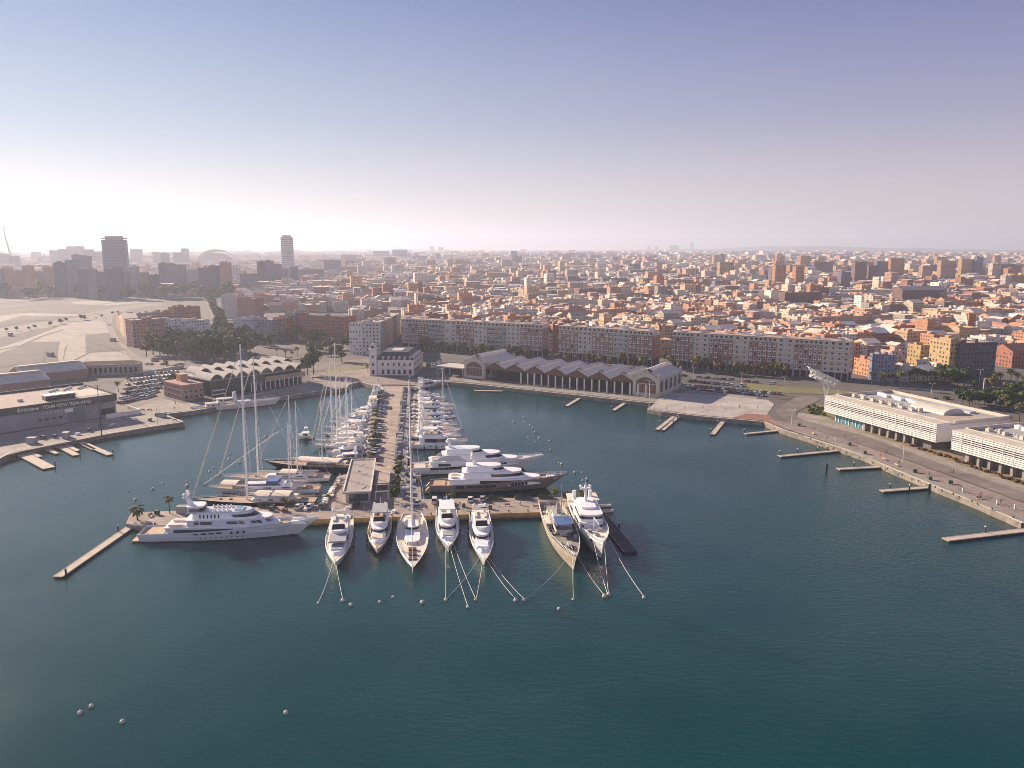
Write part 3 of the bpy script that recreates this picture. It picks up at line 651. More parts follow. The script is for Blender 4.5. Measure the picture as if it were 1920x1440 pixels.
# ---- white modern building on the promenade, and its neighbour
f0=Vector((178,440,ZL)); fd=Vector((.324,-.946,0))
M_louv=mat('white_louvre',(.60,.59,.575),.6,.06,.4)
def modern(o,L,D,label,seed,glass_to=.34):
    th=thing('louvred_building',label,'building',**frame_at(o,fd),group='white louvred buildings on the promenade')
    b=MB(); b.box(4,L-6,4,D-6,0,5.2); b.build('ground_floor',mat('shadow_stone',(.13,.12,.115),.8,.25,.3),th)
    b=MB(); b.box(5,L*glass_to,3.85,4,0.2,5.0); b.build('lobby_glass',mat('lobby_teal',(.05,.22,.27),.12,.25,.5),th)
    for k in range(int(L*glass_to/2.6)): 
        b=MB(); b.box(5+k*2.6,5.4+k*2.6,3.6,3.85,.2,5.0); b.build('mullion',M_frame,th)
    for k in range(int((L*(1-glass_to)-8)/5.5)):
        x=L*glass_to+2+k*5.5; b=MB(); b.box(x,x+1.3,1.8,4,0,5.0); b.build('pillar',mat('grey_pier_concrete',(.24,.225,.21),.9,.2,.4),th)
    b=MB(); b.box(0.3,L-.3,.6,D,5.2,13.2); b.build('wall',mat('white_cladding',(.63,.61,.6),.6,.05,.3),th)
    # windows behind the louvres
    b=MB(); b.box(5,L-4,.45,.6,8.6,12.2); b.build('window_band',M_glassb,th)
    # the louvre screen: fins and uprights
    lv=MB()
    for k in range(10):
        z=5.2+k*.93
        lv.box(0,L,-.25,.25,z,z+(.36 if 4<=k<=6 else .66))
    lv.build('louvre_screen',M_louv,th)
    for k in range(int(L/5.2)+1):
        x=min(k*5.2,L-.2); b=MB(); b.box(x,x+.2,-.32,.3,5.1,14.2); b.build('upright',M_louv,th)
    b=MB(); b.box(L-.25,L,.3,11,5.1,14.0); b.build('end_screen',M_louv,th)
    b=MB(); b.box(-.2,L+.2,-.4,8,14.0,14.35,0); b.box(-.2,L+.2,7.7,8,14.35,14.7,0)
    b.box(0,L,8,D,13.2,13.5,1); 
    for (x0,x1,y0,y1) in ((0,L,D-.6,D),(0,.6,8,D),(L-.6,L,11,D)): b.box(x0,x1,y0,y1,13.5,15.0,0)
    rf=b.build('roof',[M_concw,mat('grey_roofing',(.33,.32,.31),.9,.2,.2)],th)
    rnd=random.Random(seed)
    for k in range(14):
        x=4+k*(L*.62)/14; m=MB(); q=rnd.uniform(1.4,2.4); m.box(x,x+q,15+ (k%2)*2,17.5+(k%2)*2,13.5,13.5+rnd.uniform(1.2,2.0)); m.tube((x+q/2,16,14.5),(x+q/2,16,15.4),.5,n=8); m.build('roof_unit',M_zincp,rf)
        m=MB(); m.box(x,x+2.2,D-14-(k%3),D-11.5-(k%3),13.5,15.2); m.build('roof_unit',M_white,rf)
    m=MB(); n=8; A=[];Bb=[]
    for i in range(n+1):
        a=math.pi*i/n; A.append((L*.5,29-7*math.cos(a),13.5+3*math.sin(a))); Bb.append((L*.78,29-7*math.cos(a),13.5+3*math.sin(a)))
    m.strip(A,Bb); m.add(A,[tuple(range(n+1))]); m.add(Bb,[tuple(range(n+1))]); m.build('vaulted_skylight',M_zincp,rf)
    m=MB(); m.box(L*.80,L*.97,14,36,13.5,13.62); m.build('roof_terrace',mat('sand_terrace',(.42,.33,.26),.9,.15,.3),rf)
    m=MB(); m.box(L*.45,L*.80,38,42,13.5,14.6); m.build('duct',M_grey,rf)
    return th
modern(f0,77,47,'white two-storey building behind horizontal louvres with teal lobby glass',5)
modern(f0+fd*89+Vector((-3.3,-1.1,0)),95,47,'white louvred building cut off by the right edge beyond a narrow gap',9,.05)

# ---- lattice sculpture at the bend of the road
q=P(1549,754,ZL)
th=thing('lattice_canopy','tall white space-frame canopy leaning out on thin legs beside the bend','sculpture',(q.x,q.y,ZL),R(-12))
def grid_truss():
    m=MB(); nx,ny,nk=8,4,3
    def pt(i,j,k):
        x=-12+i*2.7+(k%2)*1.3; y=-4.5+j*3.0+(k%2)*1.5; z=22.5-i*1.15-k*3.0-(j*.2); return (x+k*.6,y,z)
    for k in range(nk):
        for i in range(nx-k):
            for j in range(ny-(k%2)):
                if i<nx-k-1: m.tube(pt(i,j,k),pt(i+1,j,k),.2,n=4)
                if j<ny-(k%2)-1: m.tube(pt(i,j,k),pt(i,j+1,k),.2,n=4)
                if k:
                    for di,dj in((0,0),(1,0),(0,1),(1,1)):
                        ii,jj=i+di-(0 if k%2 else 1)*0,j+dj-(0 if k%2 else 1)
                        if 0<=ii<nx-k+1 and 0<=jj<ny-((k-1)%2): m.tube(pt(i,j,k),pt(ii,jj,k-1),.14,n=4)
    return m
grid_truss().build('space_frame',M_frame,th)
for x,y,xt,yt in ((0,-2,-3,-2),(0,2,-3,2),(6,0,3,0)):
    m=MB(); m.tube((x,y,0),(xt,yt,15.5),.22,.16); m.tube((x,y,0),(xt+3.5,yt,13.5),.14); m.tube((x*.6+xt*.4,y,6.2),(x+2,y,9),.1); m.build('leg',M_frame,th)
# ------------------------------------------------------------------ the city
MO_wall=wall_mat('house_wall','object'); MO_roof=tint_mat('house_roof','object')
MA_wall=wall_mat('city_wall','attr'); MA_roof=tint_mat('city_roof','attr',.9,.2,.3)
WALLS=[(n,tuple(min(.78,x*1.2) for x in c)) for n,c in [('white',(.62,.565,.49)),('cream',(.54,.45,.345)),('ochre',(.47,.315,.19)),('rose',(.42,.25,.18)),('red brick',(.29,.125,.085)),('brown',(.24,.165,.13)),('grey',(.34,.295,.255)),('orange',(.46,.23,.13)),('pale grey',(.49,.435,.375))]]
WWT=[3.4,5,3,3.4,2.4,1.4,1.0,3.2,1.8]
ROOFS=[(n,tuple(min(.75,x*1.3) for x in c)) for n,c in [('terracotta',(.38,.20,.13)),('pale terrace',(.50,.43,.37)),('rust tiled',(.31,.16,.11)),('rose terrace',(.44,.31,.255)),('grey',(.25,.23,.22)),('white',(.58,.54,.5))]]
RWT=[2.6,4,1.8,3,1.2,3]
def house_boxes(w,d,h,rnd,detail):
    "faces of a house in local metres: list of (verts, uv, which)  which: 0 wall 1 roof"
    out=[]
    def wallbox(x0,x1,y0,y1,z0,z1,plain=False,which=0):
        c=[(x0,y0),(x1,y0),(x1,y1),(x0,y1)]; off=rnd.uniform(0,50)//3.1*3.1
        for i in range(4):
            a,b=c[i],c[(i+1)%4]; L=abs(a[0]-b[0])+abs(a[1]-b[1])
            if i==2 and not detail: continue
            u0=off+i*62; 
            uv=[(0.05,0.05)]*4 if plain else [(u0,z0),(u0+L,z0),(u0+L,z1),(u0,z1)]
            out.append(([(a[0],a[1],z0),(b[0],b[1],z0),(b[0],b[1],z1),(a[0],a[1],z1)],uv,which))
    flat=rnd.random()<(.62 if h<15 else .93)
    wallbox(0,w,0,d,0,h)
    z=[(0,0)]*4
    if flat:
        out.append(([(0,0,h),(w,0,h),(w,d,h),(0,d,h)],z,1))
        if detail or rnd.random()<.6:
            for _ in range(rnd.randint(2,5) if detail else rnd.randint(1,2)):
                a=rnd.uniform(0,.6)*w; b=rnd.uniform(0,.6)*d; q=min(rnd.uniform(2,4.5),w-a); e=min(rnd.uniform(2,5),d-b); hh=rnd.uniform(1.5,3.4)
                wallbox(a,a+q,b,b+e,h,h+hh,True); out.append(([(a,b,h+hh),(a+q,b,h+hh),(a+q,b+e,h+hh),(a,b+e,h+hh)],z,1))
        if detail:
            t=.25
            for (x0,x1,y0,y1) in ((0,w,0,t),(0,t,t,d),(w-t,w,t,d)): 
                wallbox(x0+.003,x1-.003,y0+.003,y1,h+.003,h+.9,True); out.append(([(x0,y0,h+.9),(x1,y0,h+.9),(x1,y1,h+.9),(x0,y1,h+.9)],z,0))
    else:
        rh=min(w,d)*.24
        if w>d or rnd.random()<.35:
            out+= [([(-.3,-.3,h),(w+.3,-.3,h),(w+.3,d/2,h+rh),(-.3,d/2,h+rh)],z,1),([(w+.3,d+.3,h),(-.3,d+.3,h),(-.3,d/2,h+rh),(w+.3,d/2,h+rh)],z,1)]
            out+= [([(0,0,h),(0,d/2,h+rh-.1),(0,d,h)],[(0.05,0.05)]*3,0),([(w,0,h),(w,d,h),(w,d/2,h+rh-.1)],[(0.05,0.05)]*3,0)]
        else:
            out+= [([(-.3,-.3,h),(w/2,-.3,h+rh),(w/2,d+.3,h+rh),(-.3,d+.3,h)],z,1),([(w+.3,-.3,h),(w+.3,d+.3,h),(w/2,d+.3,h+rh),(w/2,-.3,h+rh)],z,1)]
            out+= [([(0,0,h),(w,0,h),(w/2,0,h+rh-.1)],[(0.05,0.05)]*3,0),([(0,d,h),(w/2,d,h+rh-.1),(w,d,h)],[(0.05,0.05)]*3,0)]
    return out,flat
class UVM:
    def __init__(s): s.v=[];s.f=[];s.uv=[];s.col=[];s.m=[]
    def face(s,vs,uv,col,m):
        o=len(s.v); s.v+=vs; s.f.append(tuple(range(o,o+len(vs)))); s.uv+=uv; s.col.append(col); s.m.append(m)
    def mesh(s,name,mats):
        me=bpy.data.meshes.new(name); me.from_pydata(s.v,[],s.f)
        for k in mats: me.materials.append(k)
        me.polygons.foreach_set('material_index',s.m)
        ul=me.uv_layers.new(name='UVMap'); flat=[c for p in s.uv for c in p]; ul.data.foreach_set('uv',flat)
        at=me.attributes.new('Col','FLOAT_COLOR','FACE'); at.data.foreach_set('color',[c for k in s.col for c in (*k,1.0)])
        me.update(); return me
def build_house(name,label,cat,loc,rz,w,d,h,wc,rc,seed,group=None,extra=None):
    th=thing(name,label,cat,loc,rz,group); rnd=random.Random(seed)
    fs,flat=house_boxes(w,d,h,rnd,True)
    for which,pn,m,c in((0,'wall',MO_wall,wc),(1,'roof',MO_roof,rc)):
        u=UVM()
        for vs,uv,k in fs:
            if k==which: u.face(vs,uv,(1,1,1),0)
        if u.f:
            q=link(pn,u.mesh(pn,[m]),th); q.color=(*c,1)
    return th
# streets run parallel and square to the avenue row
CA=A_[1]; CB=Vector((-CA.y,CA.x,0)); CO=A_[0]
def blocked(px,py):      # image-space silhouettes of what stands in front or ground kept free of houses
    if py<440: return True
    return False
TH=R(14); CA2=Vector((math.cos(TH),math.sin(TH),0)); CB2=Vector((-CA2.y,CA2.x,0)); CO2=Vector((0,0,ZL))   # the old town grid behind lies turned from the avenue
def in_city(p):
    rel=p-CO; u,v=rel.dot(CA),rel.dot(CB)
    px,py=proj((p.x,p.y,ZL))
    if px<-120 or px>2040 or p.y<200: return False
    if px<436 and py>556: return False
    if px<640 and py>586: return False      # hand-placed blocks stand here
    if px<756 and py>604: return False
    if 690<px<752 and py>596: return False
    if v<22: 
        return px>1600 and 640<py<716 and v>-60
    if px>1640 and py>668: return False
    return True
def hidden(p,h):
    x,y=proj((p.x,p.y,ZL+h+2))
    if 758<x<1015: top=lerp(598,612,(x-758)/257)
    elif 1046<x<1222: top=lerp(607,620,(x-1046)/176)
    elif 1262<x<1588: top=lerp(617,640,(x-1262)/326)
    else: return False
    return y>top+1
lots=[]
rnd=random.Random(11)
def fill(v0,v1,pitch_v,pitch_u,wr,dr,hr,near):
    v=v0
    while v<v1:
        sv=rnd.uniform(.9,1.12); u=-6500-rnd.uniform(0,100)
        umax=7500
        hb_row=rnd.uniform(-1,1)
        while u<umax:
            pu=pitch_u*rnd.uniform(.7,1.4); c=CO2+CA2*(u+pu/2)+CB2*(v+pitch_v/2)
            pq=proj((c.x,c.y,0))
            if c.y<450 or pq[0]<-260 or pq[0]>2180: u+=pu; continue
            hb=rnd.choice(hr); cl=rnd.random()
            for side in (0,1):
                x=u; cblock=rnd.choices(range(9),WWT)[0]
                while x<u+pu-13:
                    w=rnd.uniform(*wr); w=min(w,u+pu-10-x); dd=rnd.uniform(*dr)
                    if w<4: break
                    vv=v if side==0 else v+pitch_v-11-dd
                    h=max(5,hb+(rnd.uniform(-2.2,2.6) if rnd.random()<.72 else rnd.uniform(-5,6.5))); 
                    if rnd.random()<.025: h+=rnd.uniform(6,12)
                    q=CO2+CA2*x+CB2*vv; q.z=ZL
                    if v>1150 and rnd.random()<(.05 if proj(q)[0]>1150 else .025): h+=rnd.uniform(10,22)
                    x+=w
                    if rnd.random()<.04: continue
                    if not (in_city(q) and in_city(q+CA2*w)) : continue
                    if near and hidden(q+CA2*w/2,h): continue
                    lots.append((q,w-.06,dd,h,near,cblock))
            u+=pu
        v+=pitch_v*sv
fill(430,1500,54,100,(9,24),(14,21),(8,9,10,11,12,14,16,19),True)
fill(1500,2800,62,115,(14,34),(17,24),(10,12,13,15,18,22),False)
fill(2800,5200,78,150,(22,52),(24,34),(13,15,17,20,25,30),False)
fill(5200,11000,150,300,(40,100),(40,70),(13,16,20,24,30,36),False)
def area(l):
    q,w,d,h=l[:4]; dist=(q-cam.location).length
    return w*h/dist**2*(1 if True else 0)
near=[l for l in lots if l[4] and -20<proj(l[0]+CA2*l[1]/2)[0]<1940]
near.sort(key=lambda l:-area(l)); pick=near[:290]; pid=set(id(l) for l in pick)
rest=[l for l in lots if id(l) not in pid]
# individual houses, labelled by look and by street
pick.sort(key=lambda l:proj(l[0])[0])
info=[]
for l in pick:
    rr=random.Random(int(l[0].x*13)+int(l[0].y*7)); wc=WALLS[l[5]] if rr.random()<.35 else rr.choices(WALLS,WWT)[0]; rc=rr.choices(ROOFS,RWT)[0]
    st=max(1,round(l[3]/3.2)); px,py=proj(l[0]+CA2*l[1]/2)
    if l[0].y and (l[0]-CO).dot(CB)<22: zone='beyond the avenue row end'
    elif px<756: zone='west of the avenue row'
    elif px<1035: zone='behind the west avenue row'
    elif px<1240: zone='behind the middle avenue row'
    elif px<1600: zone='behind the east avenue row'
    else: zone='above the white louvred building'
    info.append((l,wc,rc,st,zone))
cnt={};tot={}
for l,wc,rc,st,zone in info: k=(wc[0],st,zone); tot[k]=tot.get(k,0)+1
for l,wc,rc,st,zone in info:
    k=(wc[0],st,zone); cnt[k]=cnt.get(k,0)+1
    sn=cardn(min(st,15)); lab=f"{wc[0]} {sn}-storey house with {rc[0]} roof {zone}" if tot[k]==1 else f"{ordn(cnt[k])} {wc[0]} {sn}-storey house from the left {zone}, {rc[0]} roof"
    _jr=random.Random(int(l[0].x)); jit=lambda c,k=_jr.uniform(.82,1.1):tuple(max(.02,x*k) for x in c)
    build_house('house',lab,'house',l[0],ang(CA2),l[1],l[2],l[3],jit(wc[1]),jit(rc[1]),int(l[0].x*13)+5,'town houses behind the avenue')
# everything farther is one mass
um=UVM(); rm=ang(CA2); ca,sa=math.cos(rm),math.sin(rm)
for q,w,d,h,n_,cb in rest:
    wc=WALLS[cb][1] if rnd.random()<.5 else rnd.choices(WALLS,WWT)[0][1]; rc=rnd.choices(ROOFS,RWT)[0][1]; k=rnd.uniform(.8,1.1); wc=tuple(c*k for c in wc)
    fs,_=house_boxes(w,d,h,rnd,False)
    for vs,uv,wh in fs:
        um.face([(q.x+x*ca-y*sa,q.y+x*sa+y*ca,q.z+z) for x,y,z in vs],uv,wc if wh==0 else rc,wh)
tag(link('distant_city',um.mesh('distant_city',[MA_wall,MA_roof])),'dense mass of pale, ochre and terracotta houses reaching to the hazy horizon','city',kind='stuff')

# ------------------------------------------------------------------ blocks placed by hand
def px_block(name,label,cat,x0,x1,yb,yt,col,roofc,depth=14,direction=None,seed=1,yb1=None,group=None):
    a=P(x0,yb,ZL); 
    dirv=direction or CA
    # walk along the facade direction until the right photo column is reached
    L=1.0
    for _ in range(2000):
        q=a+dirv*L
        if proj(q)[0]>=x1: break
        L+=.5
    h=1.0
    while proj((a.x,a.y,ZL+h))[1]>yt and h<220: h+=.5
    return build_house(name,label,cat,a,ang(dirv),L,depth,h,col,roofc,seed,group)
WH,CR,OC,RB,BR,GY,BL=(.58,.56,.53),(.52,.43,.31),(.55,.33,.13),(.28,.11,.08),(.20,.13,.10),(.30,.30,.31),(.40,.45,.50)
TR,PT,DK=(.32,.16,.10),(.47,.39,.34),(.07,.07,.08)
g1='apartment blocks beside the circuit'; E1=e1
px_block('apartment_block','rose and white balconied apartment block behind the park trees','apartment block',252,312,652,603,(.36,.22,.19),PT,16,E1,3,group=g1)
px_block('apartment_block','pale blue-white apartment block between the rose block and a blank wall','apartment block',313,343,646,602,(.47,.5,.53),PT,16,E1,4,group=g1)
px_block('apartment_block','blank grey-white walled block at the park corner','apartment block',344,395,643,604,(.52,.52,.53),PT,16,E1,6,group=g1)
W1=Vector((-127,217,0)).normalized()
q=P(252,652,ZL); 
for i,(c,hh,lab) in enumerate((((.45,.25,.15),22,'orange end'),((.40,.2,.15),19,'red-brown middle'),((.50,.38,.28),20,'cream middle'),((.38,.19,.14),18,'red far end'))):
    o=q+W1*(i*55+1)
    build_house('apartment_block',f'long wing of lit balconies beside the circuit lot, {lab}','apartment block',(o.x-.1,o.y,ZL),ang(W1)-math.pi/2,15,54,hh,c,PT,20+i,g1)
for i,(x0,x1,yb,yt,c,lab) in enumerate(((240,300,626,590,(.46,.42,.38),'pale'),(300,330,622,586,(.35,.2,.17),'rose'),(330,378,622,578,(.34,.15,.10),'orange-red striped'))):
    px_block('apartment_block',f'{lab} inner courtyard block behind the blocks at the park','apartment block',x0,x1,yb,yt,c,PT,15,E1,31+i,group=g1)
g2='blocks along the square north of the vaulted hall'
for i,(x0,x1,yb,yt,c,rc,dp,lab) in enumerate((
 (440,475,637,598,(.42,.44,.48),PT,15,'grey-white block with orange lit flank at the avenue corner'),
 (476,512,637,600,(.30,.27,.28),PT,15,'dark grey balconied block beside the avenue corner block'),
 (513,535,636,597,(.42,.22,.11),PT,14,'narrow orange brick block left of the grey balcony tower'),
 (536,556,634,588,(.28,.29,.31),PT,15,'grey tower of stacked balconies beside the dark-roofed brick block'),
 (557,646,636,592,(.31,.15,.125),DK,22,'long rose brick block under a dark hipped roof'),
 (417,446,596,553,(.5,.46,.44),PT,16,'pale slab block beyond the park with a lit left flank'),
 (446,480,600,560,(.38,.2,.16),PT,16,'red brick block behind the corner of the avenue'))):
    px_block('apartment_block',lab,'apartment block',x0,x1,yb,yt,c,rc,dp,CA,41+i,group=g2)
# white corner block on the square and the street behind it
WS=Vector((-.035,1,0)).normalized()
o=P(656,664,ZL)
build_house('apartment_block','slim white corner block with a lit left flank facing the square','apartment block',o,ang(Vector((.95,-.3,0))),13,20,28,(.60,.57,.53),PT,55,g2)
for i,(c,hh,ll,lab) in enumerate((((.50,.48,.45),29,20,'first and palest'),((.46,.36,.28),28,24,'second, cream'),((.40,.26,.2),27,26,'third, rose'),((.48,.42,.36),26,30,'fourth, pale'),((.36,.22,.17),25,34,'fifth, red-brown'),((.5,.44,.38),24,40,'sixth and farthest'))):
    s0=sum((20,24,26,30,34,40)[:i]); q=o+Vector((.95,-.3,0)).normalized()*13.2+WS*(s0)
    build_house('apartment_block',f'block along the dark street behind the customs house, {lab}','apartment block',q,ang(WS)-math.pi/2,17,ll-.1,hh,c,PT,60+i,g2)
# east side: ochre and dark blocks behind the palms
g3='blocks behind the promenade palms'
EA=CA2
for i,(x0,x1,yb,yt,c,rc,dp,lab) in enumerate((
 (1776,1794,716,641,(.46,.33,.17),PT,20,'ochre block with a tall blank lit flank behind the palms'),
 (1795,1862,717,646,(.13,.12,.13),PT,16,'dark grey balconied block beside the ochre block'),  # shaded front of the ochre building, shade put into the dark colour
 (1722,1742,704,650,(.44,.30,.14),TR,14,'smaller ochre house left of the tall ochre flank'),
 (1648,1676,716,668,(.24,.25,.34),TR,12,'small blue house with tiled roof below the cream row end'),
 (1668,1694,706,660,(.5,.36,.3),TR,12,'small white and rose gabled house beside the blue house'),
 (1845,1880,668,634,(.62,.58,.53),TR,18,'white block with tiled roof right of the brick chimney'),
 (1896,1960,690,660,(.36,.15,.10),TR,22,'red house at the right edge above the palms'))):
    px_block('house',lab,'house',x0,x1,yb,yt,c,rc,dp,EA,71+i,group=g3)
q=P(1818,640,ZL)
th=thing('brick_chimney','tall square orange brick chimney tower among the houses','chimney',q,ang(CA))
b=MB(); b.frustum((-4,4,-4,4),0,(-3.2,3.2,-3.2,3.2),28); b.build('shaft',mat('chimney_brick',(.40,.16,.07),.9,.2,.5),th); b=MB(); b.box(-3.8,3.8,-3.8,3.8,28,29.6); b.build('cap',mat('chimney_brick',(.40,.16,.07)),th)
# mid-distance slabs and towers that stand out of the mass
MID=[(1205,1250,548,524,'ochre'),(1250,1300,552,526,'rose'),(1295,1330,552,530,'orange'),(1340,1360,548,528,'grey'),(1352,1368,548,526,'orange'),
 (1182,1252,523,507,'teal glass'),(1430,1470,580,548,'brown'),(1470,1540,583,550,'brown'),(1535,1575,590,566,'ochre'),(1480,1522,524,498,'orange'),(1525,1560,523,492,'brown'),(1566,1582,520,500,'ochre'),
 (1582,1640,520,500,'purple grey'),(1640,1664,520,498,'rose'),(1664,1676,528,490,'ochre'),(1686,1700,516,497,'cream'),(1704,1722,520,497,'cream'),(1728,1742,524,499,'ochre'),(1742,1790,526,498,'purple grey'),(1800,1824,530,487,'ochre'),
 (1824,1838,530,490,'purple grey'),(1858,1880,534,495,'cream'),(1880,1900,534,496,'grey'),(1890,1930,546,517,'orange'),(1545,1675,566,546,'cream'),(1690,1772,576,545,'brown'),(1775,1796,575,548,'white'),
 (1440,1452,494,478,'pale grey'),(1482,1500,492,477,'pale grey'),(1004,1070,535,521,'white'),(1130,1176,538,522,'purple grey'),(1110,1135,522,509,'pale grey'),(1180,1212,487,478,'grey'),(1216,1232,492,479,'brown'),(1060,1100,490,474,'grey'),(1110,1126,492,478,'grey'),
 (958,970,496,471,'grey'),(1500,1550,500,484,'purple grey'),(1590,1640,500,486,'purple grey'),(700,730,490,471,'grey'),(736,764,492,470,'grey'),(806,814,476,462,'pale grey'),(822,832,476,463,'pale grey'),
 (1213,1220,472,461,'pale grey'),(1228,1234,472,461,'pale grey'),(1256,1272,474,460,'pale grey'),(1294,1301,472,455,'pale grey'),(640,668,500,478,'rose'),(608,640,520,488,'grey'),(560,608,530,506,'purple grey'),
 (1355,1440,566,548,'purple grey'),(1040,1110,560,545,'brown'),(1085,1170,562,542,'brown'),(1430,1445,520,500,'orange'),(1900,1925,512,496,'rose')]
_r=random.Random(31)
for k in range(34):
    x=_r.uniform(1330,1925); yb=_r.uniform(500,548); w=_r.uniform(11,24)*(yb-463)/60; MID.append((round(x,1),round(x+w,1),round(yb,1),round(yb-_r.uniform(.38,.62)*(yb-463)-4,1),_r.choice(['orange','ochre','rose','purple grey','brown','cream','orange'])))
for k in range(26):
    x=_r.uniform(620,1330); yb=_r.uniform(484,520); w=_r.uniform(12,34)*(yb-463)/60; MID.append((round(x,1),round(x+w,1),round(yb,1),round(yb-_r.uniform(.3,.5)*(yb-463)-3,1),_r.choice(['rose','purple grey','grey','pale grey','cream','brown'])))
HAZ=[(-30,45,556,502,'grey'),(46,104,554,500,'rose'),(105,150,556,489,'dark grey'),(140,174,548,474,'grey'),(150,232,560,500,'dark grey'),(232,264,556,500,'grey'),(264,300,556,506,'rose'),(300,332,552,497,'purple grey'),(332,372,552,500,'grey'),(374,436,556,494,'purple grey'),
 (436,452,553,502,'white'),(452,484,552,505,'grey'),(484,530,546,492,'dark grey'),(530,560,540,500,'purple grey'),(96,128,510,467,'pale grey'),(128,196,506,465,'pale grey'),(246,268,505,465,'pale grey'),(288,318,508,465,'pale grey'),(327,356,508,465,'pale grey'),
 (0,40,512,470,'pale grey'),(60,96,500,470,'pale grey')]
MC={'ochre':(.42,.28,.14),'rose':(.42,.25,.19),'orange':(.42,.20,.09),'grey':(.2,.205,.24),'teal glass':(.08,.13,.14),'brown':(.2,.12,.1),'purple grey':(.17,.15,.2),'cream':(.55,.47,.36),'white':(.6,.57,.54),'pale grey':(.36,.35,.36),'dark grey':(.10,.11,.15)}  # greys are tinted bluish, haze put into the wall colour
cn={}
_r=random.Random(77); H2=[]
for (x0,x1,yb,yt,k) in HAZ:
    n=max(1,round((x1-x0)/18)); ks=[k]+[_r.choice(['grey','purple grey','rose','dark grey','pale grey',k,k]) for _ in range(n)]
    for i in range(n):
        a=lerp(x0,x1,i/n); b_=lerp(x0,x1,(i+1)/n)-_r.choice((0,0,1.5)); H2.append((round(a,1),round(b_,1),yb-_r.choice((0,0,3)),yt+_r.uniform(-3,11),ks[i]))
HAZ=H2
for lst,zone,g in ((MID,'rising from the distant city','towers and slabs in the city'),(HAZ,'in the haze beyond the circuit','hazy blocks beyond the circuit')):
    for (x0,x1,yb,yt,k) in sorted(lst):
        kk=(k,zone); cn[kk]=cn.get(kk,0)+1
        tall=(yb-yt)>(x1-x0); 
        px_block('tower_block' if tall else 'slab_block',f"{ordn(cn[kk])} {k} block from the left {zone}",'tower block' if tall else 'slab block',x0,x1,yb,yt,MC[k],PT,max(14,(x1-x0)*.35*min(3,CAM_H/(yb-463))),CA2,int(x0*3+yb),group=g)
# round-shouldered glass tower and the slim tower
def tower(name,label,px,yb,yt,wpx,col,shape):
    q=P(px,yb,ZL); k=100/(yb-463); w=wpx*k; h=1
    while proj((q.x,q.y,ZL+h))[1]>yt: h+=1
    th=thing(name,label,'tower',q,ang(Vector((.9,.3,0))))
    b=MB(); b.box(-w/2,w/2,-w*.3,w*.3,0,h*.93); b.build('shaft',mat(label[:12],col,.5,.15,.02),th)
    fl=MB()
    for i in range(1,int(h/6)): z=i*6; fl.box(-w/2-.5,w/2+.5,-w*.3-.5,w*.3+.5,z,z+2)
    fl.build('floor_band',M_glassb if shape else mat('blue_grey_band',(.2,.22,.26),.5,.1,.05),th)
    b=MB(); b.box(-w*.36,w*.36,-w*.2,w*.2,h*.93,h); b.build('crown_plant',M_grey,th)
tower('office_tower','broad blue-grey office tower standing in the haze',223,552,443,40,(.16,.17,.2),0)
tower('residential_tower','slim fluted tower standing alone above the hazy skyline',541,520,441,22,(.3,.3,.34),1)
# arched roofs of the arts quarter, and the leaning bridge pylon
def arch(label,px0,px1,yb,yt):
    a,c=P(px0,yb,ZL),P(px1,yb,ZL); h=1; m_=(a+c)/2
    while proj((m_.x,m_.y,ZL+h))[1]>yt: h+=1
    th=thing('arched_hall',label,'arched hall',a,ang(c-a)); L=(c-a).length
    m=MB(); A=[];B=[];n=20
    for i in range(n+1):
        t=math.pi*i/n; A.append((L/2-L/2*math.cos(t),0,h*math.sin(t)**.8)); B.append((L/2-L/2*.92*math.cos(t),60,h*.9*math.sin(t)**.8))
    m.strip(A,B); m.build('shell',M_concw,th)
    m=MB()
    for p,q in zip(A,A[1:]): m.tube((p[0],-3,p[2]+2),(q[0],-3,q[2]+2),3.2,n=5)
    m.build('edge_rib',M_frame,th)
    m=MB(); pts=[(L/2-L/2*.9*math.cos(math.pi*i/12),4,h*.85*math.sin(math.pi*i/12)**.8) for i in range(13)]; m.add(pts,[tuple(range(13))]); m.build('glazing',M_grayfac,th)
arch('pale arched shell hall on the hazy skyline left of the slim tower',368,444,500,469)
arch('arched shell roof cut by the left edge in the haze',-44,20,508,470)
q=P(30,505,ZL); th=thing('bridge_pylon','leaning curved white bridge pylon on the hazy left skyline','bridge pylon',q,0)
m=MB(); k=CAM_H/42; pts=[(0,0,0),(-8*k*.5,0,30*k*.5),(-16*k*.6,0,60*k*.55),(-18*k,0,80*k)]
pr=[(0,0),(-4,14),(-9,34),(-13,56),(-15.5,78)]
for (xa,za),(xb,zb) in zip(pr,pr[1:]): m.tube((xa*k,0,za*k),(xb*k,0,zb*k),2.6*k*(1-za/110),2.6*k*(1-zb/110),n=6)
m.build('mast',M_concw,th)
q=P(140,552,ZL); th=thing('flat_roofed_pavilion','wide low pavilion under an overhanging pale flat roof at the circuit','pavilion',q,0)
b=MB(); b.box(0,92,0,40,0,13); b.build('wall',mat('dun_wall',(.2,.16,.14),.9,.2,.1),th); b=MB(); b.box(-4,98,-8,44,13,15.5); b.build('roof',M_concw,th)
